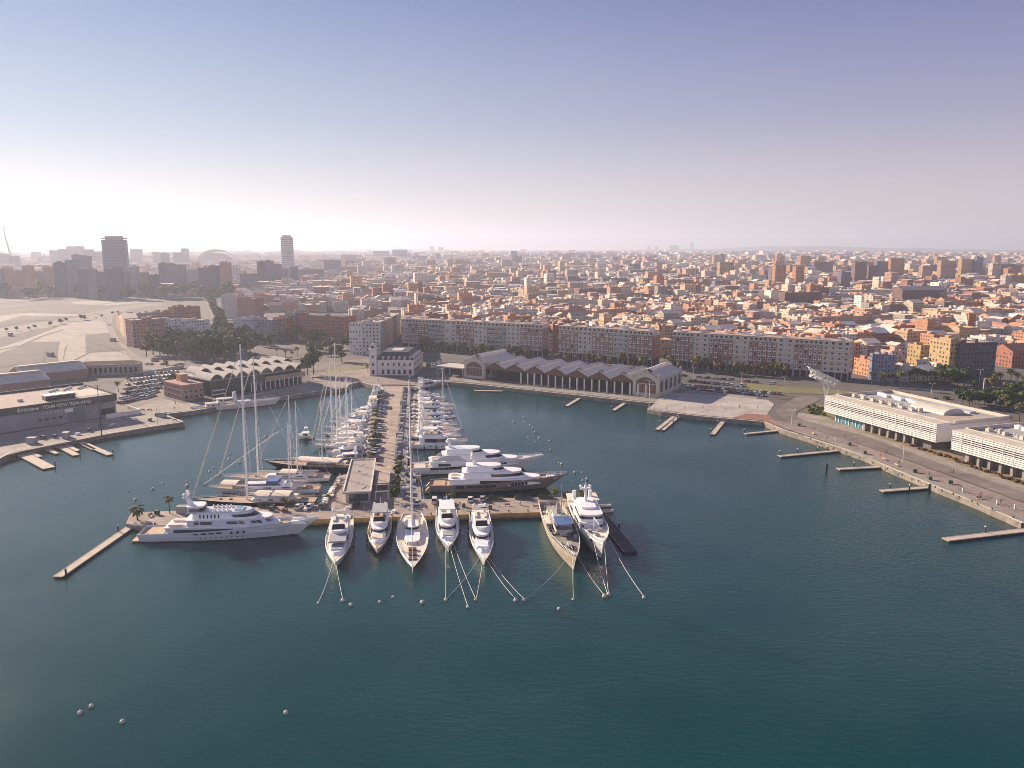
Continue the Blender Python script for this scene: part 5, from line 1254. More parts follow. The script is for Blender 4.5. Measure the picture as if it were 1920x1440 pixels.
# sailing boats
def sloop(label,stern,bow,zb,B,hullm,masts,fs=1.7,fb=2.6,deckm=M_teak,cabin=(.3,.62),cabinm=None,cover=M_canvas,group=None,bowsprit=0,spread=3,awning=None,rough=0,capm=None,rig=True,tr=.62,stripe=True,cab2=None,dodger=True):
    th,L=boat('sailing_yacht',label,'sailing yacht',stern,bow,.3,zb,group)
    hq,hf,HH=hull(th,L,B,fs,fb,hullm,deckm,tr=tr,mid=.42,pw=2.1,rake=.14,bul=.28,capm=capm or M_white,stripe=stripe)
    z0=fs-.2
    tier(th,'coachroof',L*cabin[0],L*cabin[1],B*.52,z0,1.25,L*.08,1.2,.2,.9,cabinm or M_white,(.35,.75,2,.1,.85),.12)
    if cab2: tier(th,'deckhouse',L*cab2[0],L*cab2[1],B*.44,z0+1.37,1.0,L*.04,.8,.2,.88,cabinm or M_white,(.25,.8,0,.1,1.0),.12,.4)
    if dodger:
        b=MB(); n=6; A=[];Bb=[]
        for i in range(n+1):
            a=math.pi*i/n; A.append((L*(cabin[0]-.06),B*.28*math.cos(a),z0+.9+1.5*math.sin(a))); Bb.append((L*(cabin[0]+.04),B*.26*math.cos(a),z0+1.0+1.3*math.sin(a)))
        b.strip(A,Bb); b.build('spray_hood',cover,th)
    b=MB(); b.box(L*.08,L*(cabin[0]-.07),-B*.2,B*.2,fs-.26,fs+.15); b.build('cockpit',M_teak if deckm is not M_teak else M_wood,th)
    b=MB(); b.tube((L*.12,0,fs),(L*.12,0,fs+.8),.08); 
    for i in range(10): a=2*math.pi*i/10; a2=2*math.pi*(i+1)/10; b.tube((L*.12,.6*math.cos(a),fs+.9+.6*math.sin(a)),(L*.12,.6*math.cos(a2),fs+.9+.6*math.sin(a2)),.04,n=4)
    b.build('steering_wheel',M_steel,th)
    tops=[]
    for (t,h,ln) in masts:
        r=max(.17,h*.0073); x=t*L
        m=MB(); m.tube((x,0,fs-.3),(x-h*.012,0,h),r,r*.55,n=8); q=m.build('mast',M_steel,th); tops.append((x-h*.012,h))
        ns=max(2,min(spread,5))
        for k in range(1,ns+1):
            z=h*k/(ns+1)+1; w=B*.42*(1-.35*k/ns); m=MB(); m.tube((x-z*.012,-w,z+.05),(x-z*.012,w,z+.05),.07,n=4); m.build('spreader',M_steel,q)
        if ln: 
            m=MB(); m.tube((x-.3,0,fs+1.9),(x-ln*L,0,fs+2.2),.16,n=6); q2=m.build('boom',M_steel,th)
            m=MB(); 
            m.tube((x-.5,0,fs+2.45),(x-ln*L*.97,0,fs+2.5),.42,.24,n=6); m.build('sail_cover',cover,q2)
        if rig:
            m=MB()
            for s in (1,-1):
                m.tube((x-.4,s*(hf(t)-.15),fs+.2),(x-h*.012,s*.05,h*.97),.045,n=3,cap=False)
                m.tube((x-1.2,s*(hf(t)-.15),fs+.2),(x-h*.012,s*.05,h*.62),.04,n=3,cap=False)
            m.build('shroud',M_steel,q)
    if rig:
        xb=L+bowsprit
        m=MB(); m.tube((xb-.3,0,fb+.1),(tops[0][0],0,tops[0][1]*.97),.06,n=3,cap=False); m.build('forestay',M_steel,th)
        m=MB(); m.tube((.4,0,fs+.2),(tops[-1][0],0,tops[-1][1]*.98),.045,n=3,cap=False); m.build('backstay',M_steel,th)
        m=MB(); m.tube((xb-1.2,0,fb+.8),(lerp(xb,tops[0][0],.9),0,lerp(fb,tops[0][1],.88)),.16,.1,n=5); m.build('furled_sail',M_canvas,th)
    if bowsprit:
        m=MB(); m.tube((L-1.2,0,fb-.15),(L+bowsprit,0,fb+.5),.22,.12,n=6); m.build('bowsprit',M_wood,th)
    if awning:
        for (t0,t1,mm) in awning:
            m=MB(); n=6; A=[];Bb=[]
            for i in range(n+1): a=math.pi*i/n; A.append((L*t0,B*.42*math.cos(a),fs+2.0+.7*math.sin(a))); Bb.append((L*t1,B*.42*math.cos(a),fs+2.2+.8*math.sin(a)))
            m.strip(A,Bb); m.strip([(x,y,z-.05) for x,y,z in A],[(x,y,z-.05) for x,y,z in Bb]); m.build('awning',mm,th)
    pts=[(t*L,hf(t)-.1,HH(t)) for t in [lerp(.02,.985,i/14) for i in range(15)]]
    rail(th,pts,.65); rail(th,[(x,-y,z) for x,y,z in pts],.65)
    for t in (.68,.76): 
        b=MB(); b.box(t*L-.5,t*L+.5,-.5,.5,HH(t)-.3,HH(t)-.02); b.build('deck_hatch',M_glass,th)
    return th,L,hf,HH
def mast_h(x,ybase,ytop,z=1.5):
    q=P(x,ybase,z); h=z
    while proj((q.x,q.y,h))[1]>ytop and h<90: h+=.25
    return h
th,L,hf,HH=sloop('large cream-decked sloop with the tallest foreground mast in the pier head row',(773,972),(774,1068),2.6,11.0,M_white,[(.36,mast_h(771,985,706),.3)],2.2,3.2,M_cream,(.2,.62),M_cream,M_canvas,gF,5,4,None,cab2=(.24,.4))
for t in (.7,.78,.85):
    b=MB(); b.box(L*t-.9,L*t+.9,-1.3,1.3,2.6,3.1+.2*(t<.8)); b.build('deck_locker',M_wood,th)
gW='sailing yachts stern to the west side of the pier'
sloop('long black-hulled sloop with tan deck and the tallest mast west of the pier',(594,943),(357,936),2.2,10.0,M_navy,[(.55,mast_h(453,926,641),.3)],2.0,2.6,M_teak,(.2,.52),M_white,M_canvas,gW,0,5,[(.2,.34,M_canvas),(.36,.48,M_canvas)],stripe=False,tr=.75)
th,L,hf,HH=sloop('white classic yacht with raised deckhouse and blue tarpaulin next to the black sloop',(601,921),(387,912),3.0,9.5,M_white,[(.27,mast_h(558,889,748)-6,.15)],2.2,3.2,M_teak,(.2,.68),M_white,M_canvas,gW,2,2,[(.72,.86,M_canvas)],cab2=(.3,.66))
b=MB(); b.box(L*.36,L*.46,-2.6,2.6,4.4,5.6); b.build('tarpaulin',M_canvasb,th)
sloop('white ketch moored between the blue-tarped classic and the wooden ketch',(620,899),(414,893),2.6,9.0,M_white,[(.66,mast_h(481,886,664),.2),(.3,mast_h(558,889,748),.2)],2.0,3.0,M_teak,(.2,.6),M_white,M_canvas,gW,1.5,4,[(.3,.45,M_canvas)],cab2=(.25,.5))
sloop('dark wooden ketch with varnished deckhouse and long cream awning',(668,882),(494,864),3.0,9.6,M_navy,[(.7,mast_h(545,863,735),.25),(.36,mast_h(598,852,735),.2)],2.4,3.2,M_teak,(.15,.55),M_wood,M_canvas,gW,3,3,[(.16,.62,M_canvas)],capm=M_wood,cab2=(.2,.5))
sloop('grey-white schooner with folded cream sail just beyond the wooden ketch',(686,840),(584,832),2.4,6.6,M_white,[(.62,mast_h(612,836,668),.3),(.35,mast_h(640,838,700),.2)],1.8,2.4,M_cream,(.25,.6),M_white,M_canvas,gW,1,4,None)
ys=[(824,590,690,625,642,M_white,M_canvas),(812,598,694,645,690,M_cream,M_canvas),(800,607,697,None,0,M_white,M_canvasg),(790,616,700,629,700,M_white,M_canvasb),(782,628,703,663,705,M_white,M_canvas)]
ys+=[(818,592,691,None,0,M_white,M_canvasb),(806,600,694,None,0,M_white,M_canvas),(795,612,699,None,0,M_cream,M_canvasg),(786,622,701,None,0,M_white,M_canvas)]
for i,(y,xb,xs,xm,yt,hm_,cv) in enumerate(ys):
    if not xm and y not in (800,):
        small_yacht(('white motor boat','low white cabin boat','grey-covered cabin boat','white motor boat with blue cover','white flybridge boat','blue-covered motor boat','slim white motor boat','grey-topped cream motor boat','small white cabin boat')[i]+f', {ordn(i+1)} beyond the grey-white schooner',(xs,y+2),(xb+max(0,40-i*3),y),2,5.6,hm_,i%2==0,cv,'motor yachts among the western sailing boats',h=.95,hard=cv if i%3==0 else None,decks=M_cream); continue
    a,b_=P(xs,y+2,.3),P(xb,y,2); 
    ms=[(.58,mast_h(xm,y-2,yt),.34)] if xm else [(.55,16,.34)]
    sloop(f"{('white sloop with cream cover','cream sloop with cream cover','white sloop with grey cover','white sloop with blue cover','white sloop with pale cover','blue-covered short-masted sloop','slim white sloop','pale sloop with grey cover','small white sloop')[i]}, {ordn(i+1)} beyond the grey-white schooner",(xs,y+2),(xb,y),2,5.2,hm_,ms,1.4,1.9,M_cream,(.25,.6),M_white,cv,gW,0,3,None)
small_yacht('squat motor boat under a full pale cover west of the thin sloops',(584,821),(559,817),2.0,6,M_white,False,M_canvas,None,arch=False,hard=M_canvas)
small_yacht('white motor yacht showing its stern, nearer of the pair along the pier',(698,775),(702,745),2.2,7.5,M_white,True,M_cream,'motor yachts lying along the pier',h=1.2,hard=M_canvas)
small_yacht('white motor yacht with grey hard top, farther of the pair along the pier',(705,748),(710,727),2.2,7.5,M_white,True,M_cream,'motor yachts lying along the pier',h=1.2,hard=M_canvasg)
for xs,xb,y,lab,h,fly,hard in ((684,612,850,'white motor yacht between the wooden ketch and the grey-white schooner',1.15,True,M_canvas),(681,622,858,'low white motor boat right beside the wooden ketch',.95,False,None),(688,634,843,'white motor yacht just past the wooden ketch, with grey top',1.05,True,M_canvasg),(692,640,829,'white motor yacht just beyond the grey-white schooner hull',1.0,True,None),(703,652,777,'white cabin boat at the quay end of the west row',.9,False,M_white),(706,660,770,'white flybridge boat last toward the quay in the west row',.9,True,None)):
    small_yacht(lab,(xs,y+1),(xb,y-1),2.2,6.0,M_white,fly,M_cream,'motor yachts among the western sailing boats',h=h,hard=hard)
# east side row
gE='motor yachts stern to the east side of the pier'
small_yacht('streamlined white yacht lying askew in the corner beside the customs quay',(776,730),(829,714),2.8,7.0,M_white,True,M_cream,gE,h=1.3)
ER=[(741,776,824,M_white,'slim white yacht, first in the east row from the quay',1.0,True,None),(747,774,836,M_white,'white yacht with dark side windows, second in the east row',1.0,True,None),(754,773,834,M_navy,'short navy-hulled yacht with white cabin, third in the east row',.9,False,None),
 (761,772,852,M_white,'longer white yacht with slim bow, fourth in the east row',1.1,True,None),(768,771,850,M_cream,'cream-hulled yacht, fifth in the east row',1.0,True,M_white),(784,771,855,M_blue,'blue-hulled yacht with dark windscreen, sixth in the east row',1.35,True,None),
 (797,768,858,M_white,'white yacht with low cabin beside the tall-masted sloop',1.0,False,None),(808,765,862,M_white,'white yacht with orange cushions, eighth in the east row',1.0,True,None),(818,764,866,M_white,'cream-decked white yacht, ninth in the east row',1.1,True,None)]
ER+=[(744,775,826,M_white,'small white cabin boat between the first two of the east row',.8,False,None),(758,772,842,M_white,'white hard-topped boat beside the navy-hulled yacht',.9,True,M_white),(775,771,846,M_white,'white open boat between the cream and blue-hulled yachts',.8,False,None),(790,770,850,M_white,'white flybridge boat just past the blue-hulled yacht',.95,True,None),(803,767,852,M_white,'white boat with grey top near the tall-masted sloop',.9,False,M_canvasg),(813,765,858,M_white,'white boat next to the one with orange cushions',.9,True,None)]
for y,xs,xb,hm_,lab,h,fly,hard in ER:
    small_yacht(lab,(xs,y+2),(xb,y-1),2.4*h,None if h<1.2 else 7.2,hm_,fly,M_orange if 'orange' in lab else M_cream,gE,h=h,hard=hard,decks=M_teak if 'cream' not in lab else M_cream)
small_yacht('tall white yacht with grey side arch just before the big all-white yacht',(765,838),(878,828),3.6,8.2,M_white,True,M_cream,gE,h=1.7,hard=M_white)
sloop('white sloop with the tallest mast in the east row and a long forestay',(769,803),(866,806),2.2,6.6,M_white,[(.66,mast_h(835,800,686),.4)],1.6,2.2,M_cream,(.25,.6),M_white,M_canvas,None,1.5,4)
small_yacht('small grey dinghy-like motor boat tucked behind the pier walkway',(757,868),(771,858),1.4,3,M_grey,False,M_cream,None,arch=False,h=.6)

# grey classic ship under the vaulted hall
th,L=boat('classic_ship','long low pale grey classic ship moored under the vaulted hall','ship',(357,773),(526,748),0,3.5)
hq,hf,HH=hull(th,L,8.0,3.0,4.4,M_frame,M_teak,tr=.5,mid=.45,pw=2.2,rake=.07,bul=.8)
ports(hq,L,hf,HH,.12,.85,16,.6,.22)
tier(th,'aft_cabin',L*.16,L*.34,5.4,2.4,2.2,2,.4,.3,.97,M_cream,(.35,.75,2,.05,.9),.25,.6,roofm=M_cream)
tier(th,'bridge_house',L*.29,L*.46,5.0,4.9,2.0,3,.5,.3,.95,M_white,(.35,.8,0,.05,1.0),.3,1.2)
tier(th,'fore_cabin',L*.5,L*.66,4.6,2.6,1.8,2,.3,.3,.95,M_white,(.35,.75,2,.05,.9),.2,.4)
b=MB(); b.tube((L*.49,0,3),(L*.48,0,10.5),1.3,1.15,n=12); b.build('funnel',M_frame,th)
for x,h in ((.72,13),(.25,11)): b=MB(); b.tube((L*x,0,3),(L*x,0,h),.16,.08); b.build('mast',M_steel,th)
bow_rail(th,L,hf,HH,.66,.9)
# old patrol ship
th,L=boat('patrol_ship','weathered tan and grey patrol ship with cluttered deck at the pier head','ship',(1029,957),(1080,1050),0,5.2)
M_weath=mat('weathered_tan_steel',(.46,.39,.29),.75,.35,.35,col2=(.28,.24,.19))
hq,hf,HH=hull(th,L,10.5,3.6,6.0,M_weath,mat('worn_deck',(.24,.22,.19),.85,.35,.6),tr=.78,mid=.45,pw=2.3,rake=.07,bul=1.0,capm=M_cream)
M_navg=mat('ship_grey',(.33,.33,.31),.7,.25,.5)
tier(th,'deckhouse',L*.2,L*.6,5.4,2.9,2.5,1.6,.2,.2,.97,M_cream,(.35,.75,3,.05,.9),.25,.3,roofm=M_navg)
tier(th,'wheelhouse',L*.5,L*.64,5.6,5.6,2.6,1.4,.4,.4,.95,M_navg,(.4,.85,1,.02,1.0),.3,.6,roofm=M_canvasb)
tier(th,'upper_cabin',L*.3,L*.48,4.0,5.6,1.8,1,.2,.2,.95,M_cream,(.35,.75,3,.05,.9),.2,.4,roofm=M_navg)
b=MB(); b.tube((L*.4,0,7.6),(L*.39,0,11),.9,.75,n=10); b.build('funnel',M_navg,th)
b=MB(); b.tube((L*.52,0,8.3),(L*.5,0,20),.22,.1); b.tube((L*.51,-2.5,14),(L*.51,2.5,14),.09); b.tube((L*.51,0,12),(L*.56,0,8.5),.07); b.build('signal_mast',M_navg,th)
b=MB(); b.tube((L*.78,0,4),(L*.78,0,5.2),1.1,.9,n=10); b.box(L*.775,L*.83,-.6,.6,5.2,6.1); b.tube((L*.83,0,5.8),(L*.9,0,6.2),.12,n=6); b.build('deck_gun_mount',M_navg,th)
rr=random.Random(4)
for k in range(26):
    t=rr.uniform(.05,.9); y=rr.uniform(-1,1)*hf(t)*.8; 
    if .18<t<.66 and abs(y)<3.2: y=math.copysign(3.6,y)
    if abs(y)>hf(t)-.8: continue
    b=MB(); s=rr.uniform(.4,1.0)
    if k%3==0: b.tube((t*L,y,HH(t)-1.0),(t*L,y,HH(t)-1+s*1.6),s*.5,n=8)
    else: b.box(t*L-s,t*L+s,y-s*.6,y+s*.6,HH(t)-1,HH(t)-1+s*1.1)
    b.build('deck_gear',(M_navg,M_cream,M_dark,M_wood,M_canvasb)[k%5],th)
for s in (1,-1):
    b=MB(); b.frustum((L*.34,L*.46,s*3.9-.8,s*3.9+.8),4.4,(L*.33,L*.47,s*3.9-1,s*3.9+1),5.3); b.build('lifeboat',M_cream,th)
pts=[(t*L,hf(t)-.1,HH(t)) for t in [lerp(.02,.985,i/16) for i in range(17)]]
rail(th,pts,.9); rail(th,[(x,-y,z) for x,y,z in pts],.9)
# white expedition ship
th,L=boat('expedition_ship','white expedition ship with high flared bow and tall radar mast at the pier head','ship',(1083,950),(1131,1017),0,7.0)
hq,hf,HH=hull(th,L,10.6,3.9,7.2,M_white,M_cream,tr=.82,mid=.5,pw=2.6,rake=.06,bul=1.2,flare=.7)
tier(th,'superstructure',L*.12,L*.62,8.6,3.0,2.5,2,.3,.3,.98,M_white,(.4,.75,3,.05,.8),.3,.6)
tier(th,'bridge',L*.3,L*.6,8.2,5.8,2.1,1.8,.5,.5,.95,M_white,(.4,.85,0,.05,1.0),.5,1.0)
tier(th,'monkey_island',L*.28,L*.5,5.6,8.4,.7,1,.2,.2,.95,M_white,None,0)
radar_mast(th,L*.36,9.0,7.4,1.0,3)
for s in (1,-1):
    b=MB(); b.tube((L*.2,s*3,6.6),(L*.2,s*3,10.2),.8,.7,n=8); b.build('funnel',M_white,th)
    b=MB(); b.frustum((L*.14,L*.28,s*4.6-.9,s*4.6+.9),7.0,(L*.13,L*.29,s*4.6-1.1,s*4.6+1.1),8.0,0); b.build('lifeboat',M_cream,th)
    b=MB(); b.tube((L*.88,s*(hf(.88)+.05),5.2),(L*.86,s*(hf(.88)-.25),5.2),.5,n=8); b.build('anchor_pocket',M_dark,th)
for x,y in ((.7,1.8),(.72,-1.8),(.8,0)): 
    b=MB(); b.box(L*x-.8,L*x+.8,y-.7,y+.7,HH(x)-1.15,HH(x)-.2); b.build('winch',M_navg,th)
b=MB(); b.tube((L*.68,0,HH(.68)-1),(L*.68,0,HH(.68)+3.5),.2); b.tube((L*.68,0,HH(.68)+3.3),(L*.85,0,HH(.68)+4.4),.14); b.build('deck_crane',M_white,th)
bow_rail(th,L,hf,HH,.05,.6)
for i,(x,y) in enumerate(((1133,948),(1137,958),)):
    a=P(x,y,.4); t_=thing('rubber_tender',('pale-tubed tender with orange floor beside the expedition ship, upper','pale-tubed tender with orange floor beside the expedition ship, lower')[i],'tender',(a.x,a.y,0),R(10))
    b=MB()
    for s in (1,-1): b.tube((-2.6,s*1,.35),(1.6,s*.95,.4),.34,n=8); b.tube((1.6,s*.95,.4),(2.8,0,.6),.34,.3,n=8)
    b.build('tube',M_canvas,t_); b=MB(); b.box(-2.4,1.8,-.75,.75,.1,.3); b.build('floor',M_orange,t_); b=MB(); b.box(-2.9,-2.4,-.3,.3,.2,1.1); b.build('outboard',M_dark,t_)

# ------------------------------------------------------------------ buoys and mooring lines
bm=MB(); bm.sphere((0,0,.16),.55,nu=12,nv=8,sz=.85); bm.tube((0,0,.58),(0,0,.78),.1,n=6); bmesh_b=bm.mesh('mooring_buoy',[mat('buoy_white',(.5,.48,.42),.6,.3,1.5)],True)
FRONT=[(597,1129),(643,1125),(658,1134),(712,1127),(737,1118),(792,1129),(836,1123),(877,1137),(892,1124),(967,1124),(983,1124),(1048,1141),(1075,1122),(1133,1117),(1141,1114),(1207,1119)]
NEAR=[(150,1334),(171,1322),(229,1351),(536,1334)]
EAST=[(959,772),(963,790),(982,782),(984,790),(994,797.5),(999,801),(1002.5,810),(990,819),(1011.5,820),(1003.5,829),(1030,826),(1032.5,843),(1048,867),(1053,869),(1077.5,885),(1091,885),(1092.5,900),(1100.6,898),(1104.5,910)]
WEST=[(431,850.5),(429,860),(460,849),(459,860),(449,867),(401,876),(393,883),(410,892),(351,900),(351,910),(305,905),(287,916),(241,920),(253,936),(486,826),(483,834),(492,822),(498,818),(517,806),(513,812),(530,798)]
def buoys(lst,phrase,g):
    lst=sorted(lst)
    for i,(x,y) in enumerate(lst):
        q=P(x,y,.3); o=link('mooring_buoy',bmesh_b,None,(q.x,q.y,-.12+.12*((i*7)%3)),random.uniform(0,6)); o.rotation_euler[0]=.25*((i*5)%4-1.5); o.scale=(.85+.12*((i*3)%4),)*3; tag(o,f"round white mooring buoy {phrase}, {ordn(i+1)} from the left",'buoy',g)
buoys(FRONT,'in the line off the pier head bows','buoys off the pier head'); buoys(EAST,'scattered off the east row of yachts','buoys east of the pier'); buoys(WEST,'scattered off the west row of sailing yachts','buoys west of the pier')
NL=['left of the close pair in the open foreground water','right of the close pair in the open foreground water','just below the close pair in the foreground water','alone in the open foreground water']
for (x,y),l in zip(NEAR,NL): q=P(x,y,.4); tag(link('mooring_buoy',bmesh_b,None,(q.x,q.y,0)),f'pale mooring buoy {l}','buoy','buoys in the foreground')
LN=[((624,1055),2.6,(597,1129),'first yacht of the pier head row to the outermost left buoy'),((630,1056),2.6,(643,1124),'first yacht of the pier head row to the next buoy'),((836,1020),2.6,(836,1122),'rounded white yacht straight down to its buoy'),((843,1022),2.6,(877,1136),'rounded white yacht slanting to the lowest buoy'),((850,1018),2.6,(892,1123),'rounded white yacht slanting to the paired buoy'),
 ((898,1048),2.6,(837,1122),'flush-decked yacht crossing leftwards'),((905,1052),2.6,(893,1122),'flush-decked yacht straight down to the paired buoy'),((913,1050),2.6,(967,1123),'flush-decked yacht slanting right to the left of two buoys'),((916,1044),2.6,(983,1123),'flush-decked yacht slanting right to the right of two buoys'),
 ((1066,1044),5,(984,1123),'patrol ship bow leftwards to a buoy'),((1074,1046),5,(1075,1121),'patrol ship bow straight down to its buoy'),((1072,1020),5,(1133,1116),'patrol ship flank to the twin buoys'),((1112,1010),5.5,(1139,1113),'expedition ship port bow to the twin buoys'),((1133,1012),6,(1141,1113),'expedition ship stem down to the twin buoys'),((1139,1004),6,(1207,1118),'expedition ship bow to the far right buoy')]
for (x,y),z,(x2,y2),lab in LN:
    a,b=P(x,y,z),P(x2,y2,.4); m=MB(); n=8; prev=a
    for i in range(1,n+1):
        t=i/n; p=a.lerp(b,t); p.z-=math.sin(math.pi*t)*min(1.2,z*.3); p.z=max(p.z,.12)
        m.tube(prev,p,.075,n=4,cap=False); prev=p
    tag(m.build('mooring_line',M_rope),f'pale mooring line from {lab}','mooring line','mooring lines off the pier head')
# ------------------------------------------------------------------ cars
PAINT=[('white',(.62,.62,.62)),('silver',(.38,.39,.40)),('grey',(.14,.145,.155)),('black',(.018,.018,.02)),('dark blue',(.03,.05,.12)),('red',(.28,.03,.025)),('beige',(.4,.34,.26)),('light blue',(.2,.29,.37))]
def paint(n,c): return mat('car_paint_'+n.replace(' ','_'),c,.25,0)
def car_parts(van=False):
    b=MB(); b.frustum((-2.2,2.2,-.9,.9),.32,(-2.25,2.25,-.92,.92),.62); b.frustum((-2.25,2.25,-.92,.92),.62,(-2.12,2.0,-.84,.84),.98)
    top=1.95 if van else 1.5
    g=MB(); g.frustum((-1.95,1.15,-.82,.82),.98,(-1.55,.35,-.66,.66),top-.08) if not van else g.frustum((-2.1,1.5,-.83,.83),.98,(-2.0,.9,-.74,.74),top-.08)
    r=MB(); r.frustum((-1.57,.38,-.68,.68),top-.08,(-1.45,.2,-.6,.6),top) if not van else r.frustum((-2.02,.93,-.76,.76),top-.08,(-1.9,.8,-.7,.7),top)
    return b,g,r
def wheel_mb(x,y):
    w=MB(); w.tube((x,y-.11,.32),(x,y+.11,.32),.33,n=10); return w
_cm={}
def car_mesh(n,c,van=False):
    k=(n,van)
    if k not in _cm:
        b,g,r=car_parts(van); m=MB(); 
        for src,mi in((b,0),(g,1),(r,0)): m.add(src.v,src.f,mi)
        for x in(-1.35,1.35):
            for y in(-.84,.84): w=wheel_mb(x,y); m.add(w.v,w.f,2)
        _cm[k]=m.mesh('parked_car',[paint(n,c),M_glass,M_tyre])
    return _cm[k]
CS=1.12
def simple_car(p,rz,rnd): 
    n,c=rnd.choices(PAINT,[6,5,4,4,2,1.6,1.2,1.5])[0]; o=link('parked_car',car_mesh(n,c,rnd.random()<.15),None,p,rz+rnd.choice((0,math.pi))+rnd.uniform(-.04,.04)); o.scale=(CS,)*3; return o,n
ncar=0
def car_row(p0,p1,step,rot,phrase,seed,z=ZL,skip=.08,group='parked cars'):
    global ncar
    a,b=P(*p0,z),P(*p1,z); d=b-a; L=d.length; d.normalize(); rnd=random.Random(seed); cn={}; items=[]
    for k in range(int(L/step)):
        if rnd.random()<skip: continue
        p=a+d*(k+.5)*step; p.z=z+.02; o,n=simple_car(p,ang(d)+rot,rnd); items.append((o,n)); ncar+=1
    items.sort(key=lambda t:proj(t[0].location)[0])
    for o,n in items:
        cn[n]=cn.get(n,0)+1; tot=sum(1 for _,m in items if m==n)
        tag(o,f"{ordn(cn[n])} {n} car from the left {phrase}" if tot>1 else f"only {n} car {phrase}",'car',group)
q2=math.pi/2
# west car park beside the boat shed
for i in range(7):
    t=i/6; a=(lerp(222,243,t),lerp(758,706,t)); b=(lerp(292,338,t),lerp(742,697,t))
    car_row(a,b,3.0,q2,f'in the {ordn(i+1)} row of the west car park',100+i,skip=.06)
for i,(a,b) in enumerate((((272,684),(322,684)),((276,678),(330,677)),((325,688),(346,683)),((283,672),(330,671)))): car_row(a,b,3.2,q2,f'behind the low car park wall, {ordn(i+1)} row',120+i,skip=.25)
# east car park in front of the avenue row
for i,(a,b,st) in enumerate((((1264,722),(1470,741),3.1),((1266,727),(1440,744),3.1),((1290,716),(1400,726),3.4),((800,687),(872,693),3.2),((800,682),(880,690),3.4),((800,677),(900,687),5.4),((1130,702),(1262,712),3.4))):
    car_row(a,b,st,q2 if st<5 else 0,f"in the {('front row by the plaza','second row by the plaza','rear row behind the plaza','front row by the customs house','second row by the customs house','kerb row by the customs house','row behind the dock shed')[i]}",140+i,skip=.12)
car_row((1062,690),(1232,704),6,0,'parked along the avenue trees behind the dock shed',160,skip=.25); car_row((1262,704),(1480,724),6,0,'parked along the avenue trees before the east row',161,skip=.3)
car_row((440,648),(462,680),6,0,'on the side street by the park',162,skip=.2); car_row((398,600),(428,645),6,0,'on the far street beyond the park',163,skip=.3)
car_row((1600,738),(1700,746),6,0,'on the road before the palms',164,skip=.3); car_row((708,656),(736,628),7,0,'in the dark street behind the customs house',165,skip=.2)
# along the pier stem
car_row((718,742),(701,868),3.6,q2-.3,'nose to the planting along the pier road',170,z=ZP,skip=.22,group='cars parked on the pier')
# larger cars on the pier head, with parts
def full_car(p,rz,n,label,van=False):
    c=dict(PAINT)[n]; th=thing('parked_car',label,'car',p,rz,'cars parked on the pier'); th.scale=(CS*1.06,)*3
    b,g,r=car_parts(van); bo=b.build('body',paint(n,c),th); g.build('windows',M_glass,th); r.build('roof',paint(n,c),th)
    for x in(-1.35,1.35):
        for y in(-.84,.84): wheel_mb(x,y).build('wheel',M_tyre,th)
    for y in(-.6,.6): k=MB(); k.box(2.14,2.26,y-.18,y+.18,.62,.78); k.build('headlight',M_frame,th); k=MB(); k.box(-2.27,-2.14,y-.18,y+.18,.66,.82); k.build('tail_light',mat('tail_red',(.3,.02,.02),.4,0),th)
FC=[(560,953,'white','white car on the pier head, left of three by the black sloop'),(581,952,'white','white car on the pier head, middle of three by the black sloop'),(604,951,'grey','grey car on the pier head, right of three by the black sloop'),
 (783,945,'silver','silver car on the pier head beside the tall sloop mast'),(815,942,'white','white car on the pier head left of the dark van'),(836,942,'dark blue','dark blue van on the pier head behind the rounded yacht'),(882,939,'white','white car on the pier head beside the planter boxes'),(905,938,'silver','silver car on the pier head left of the first planter box'),(748,880,'black','black car in the shade beside the pergola'),(668,950,'black','dark car parked before the service pavilion'),(692,895,'red','red car behind the service pavilion'),(684,868,'dark blue','dark blue car at the end of the pier planting')]
for x,y,n,l in FC: full_car(P(x,y,ZP)+Vector((0,0,.02)),R(88 if x<1000 else 0)+random.uniform(-.1,.1),n,l,'van' in l)

# ------------------------------------------------------------------ trees
def leaf_mat(n,c,c2):
    m=mat(n,c,.8,.3,.6,col2=c2,spec=.2); return m
LV=[leaf_mat('leaf_dark',(.035,.065,.026),(.07,.105,.04)),leaf_mat('leaf_mid',(.07,.10,.03),(.12,.14,.045)),leaf_mat('leaf_gold',(.13,.11,.03),(.19,.15,.05)),leaf_mat('leaf_brown',(.12,.075,.045),(.17,.12,.07))]
M_bark=mat('bark',(.1,.075,.055),.95,.3,2)
def crown_mesh(seed,rx,rz,n,leaf,m,gap=.25):
    rnd=random.Random(seed); mb=MB(); cl=[]
    for k in range(11):
        a=rnd.uniform(0,6.28); r=rnd.uniform(.15,.75)*rx; cl.append((r*math.cos(a),r*math.sin(a),rnd.uniform(-.55,.7)*rz,rnd.uniform(.28,.55)*rx))
    cl.append((0,0,0,.6*rx))
    for k in range(n):
        c=rnd.choice(cl); d=Vector((rnd.gauss(0,1),rnd.gauss(0,1),rnd.gauss(0,1))).normalized(); r=c[3]*rnd.uniform(.55,1.05)
        p=Vector((c[0],c[1],c[2]))+Vector((d.x*r,d.y*r,d.z*r*.8)); 
        u=d.orthogonal().normalized()*leaf*rnd.uniform(.6,1.2); v=d.cross(u).normalized()*leaf*rnd.uniform(.5,1.0)
        tilt=d*leaf*rnd.uniform(-.5,.5); mb.add([p-u-v,p+u-v+tilt,p+u+v,p-u+v-tilt],[(0,1,2,3)])
    return mb.mesh('crown',[m])
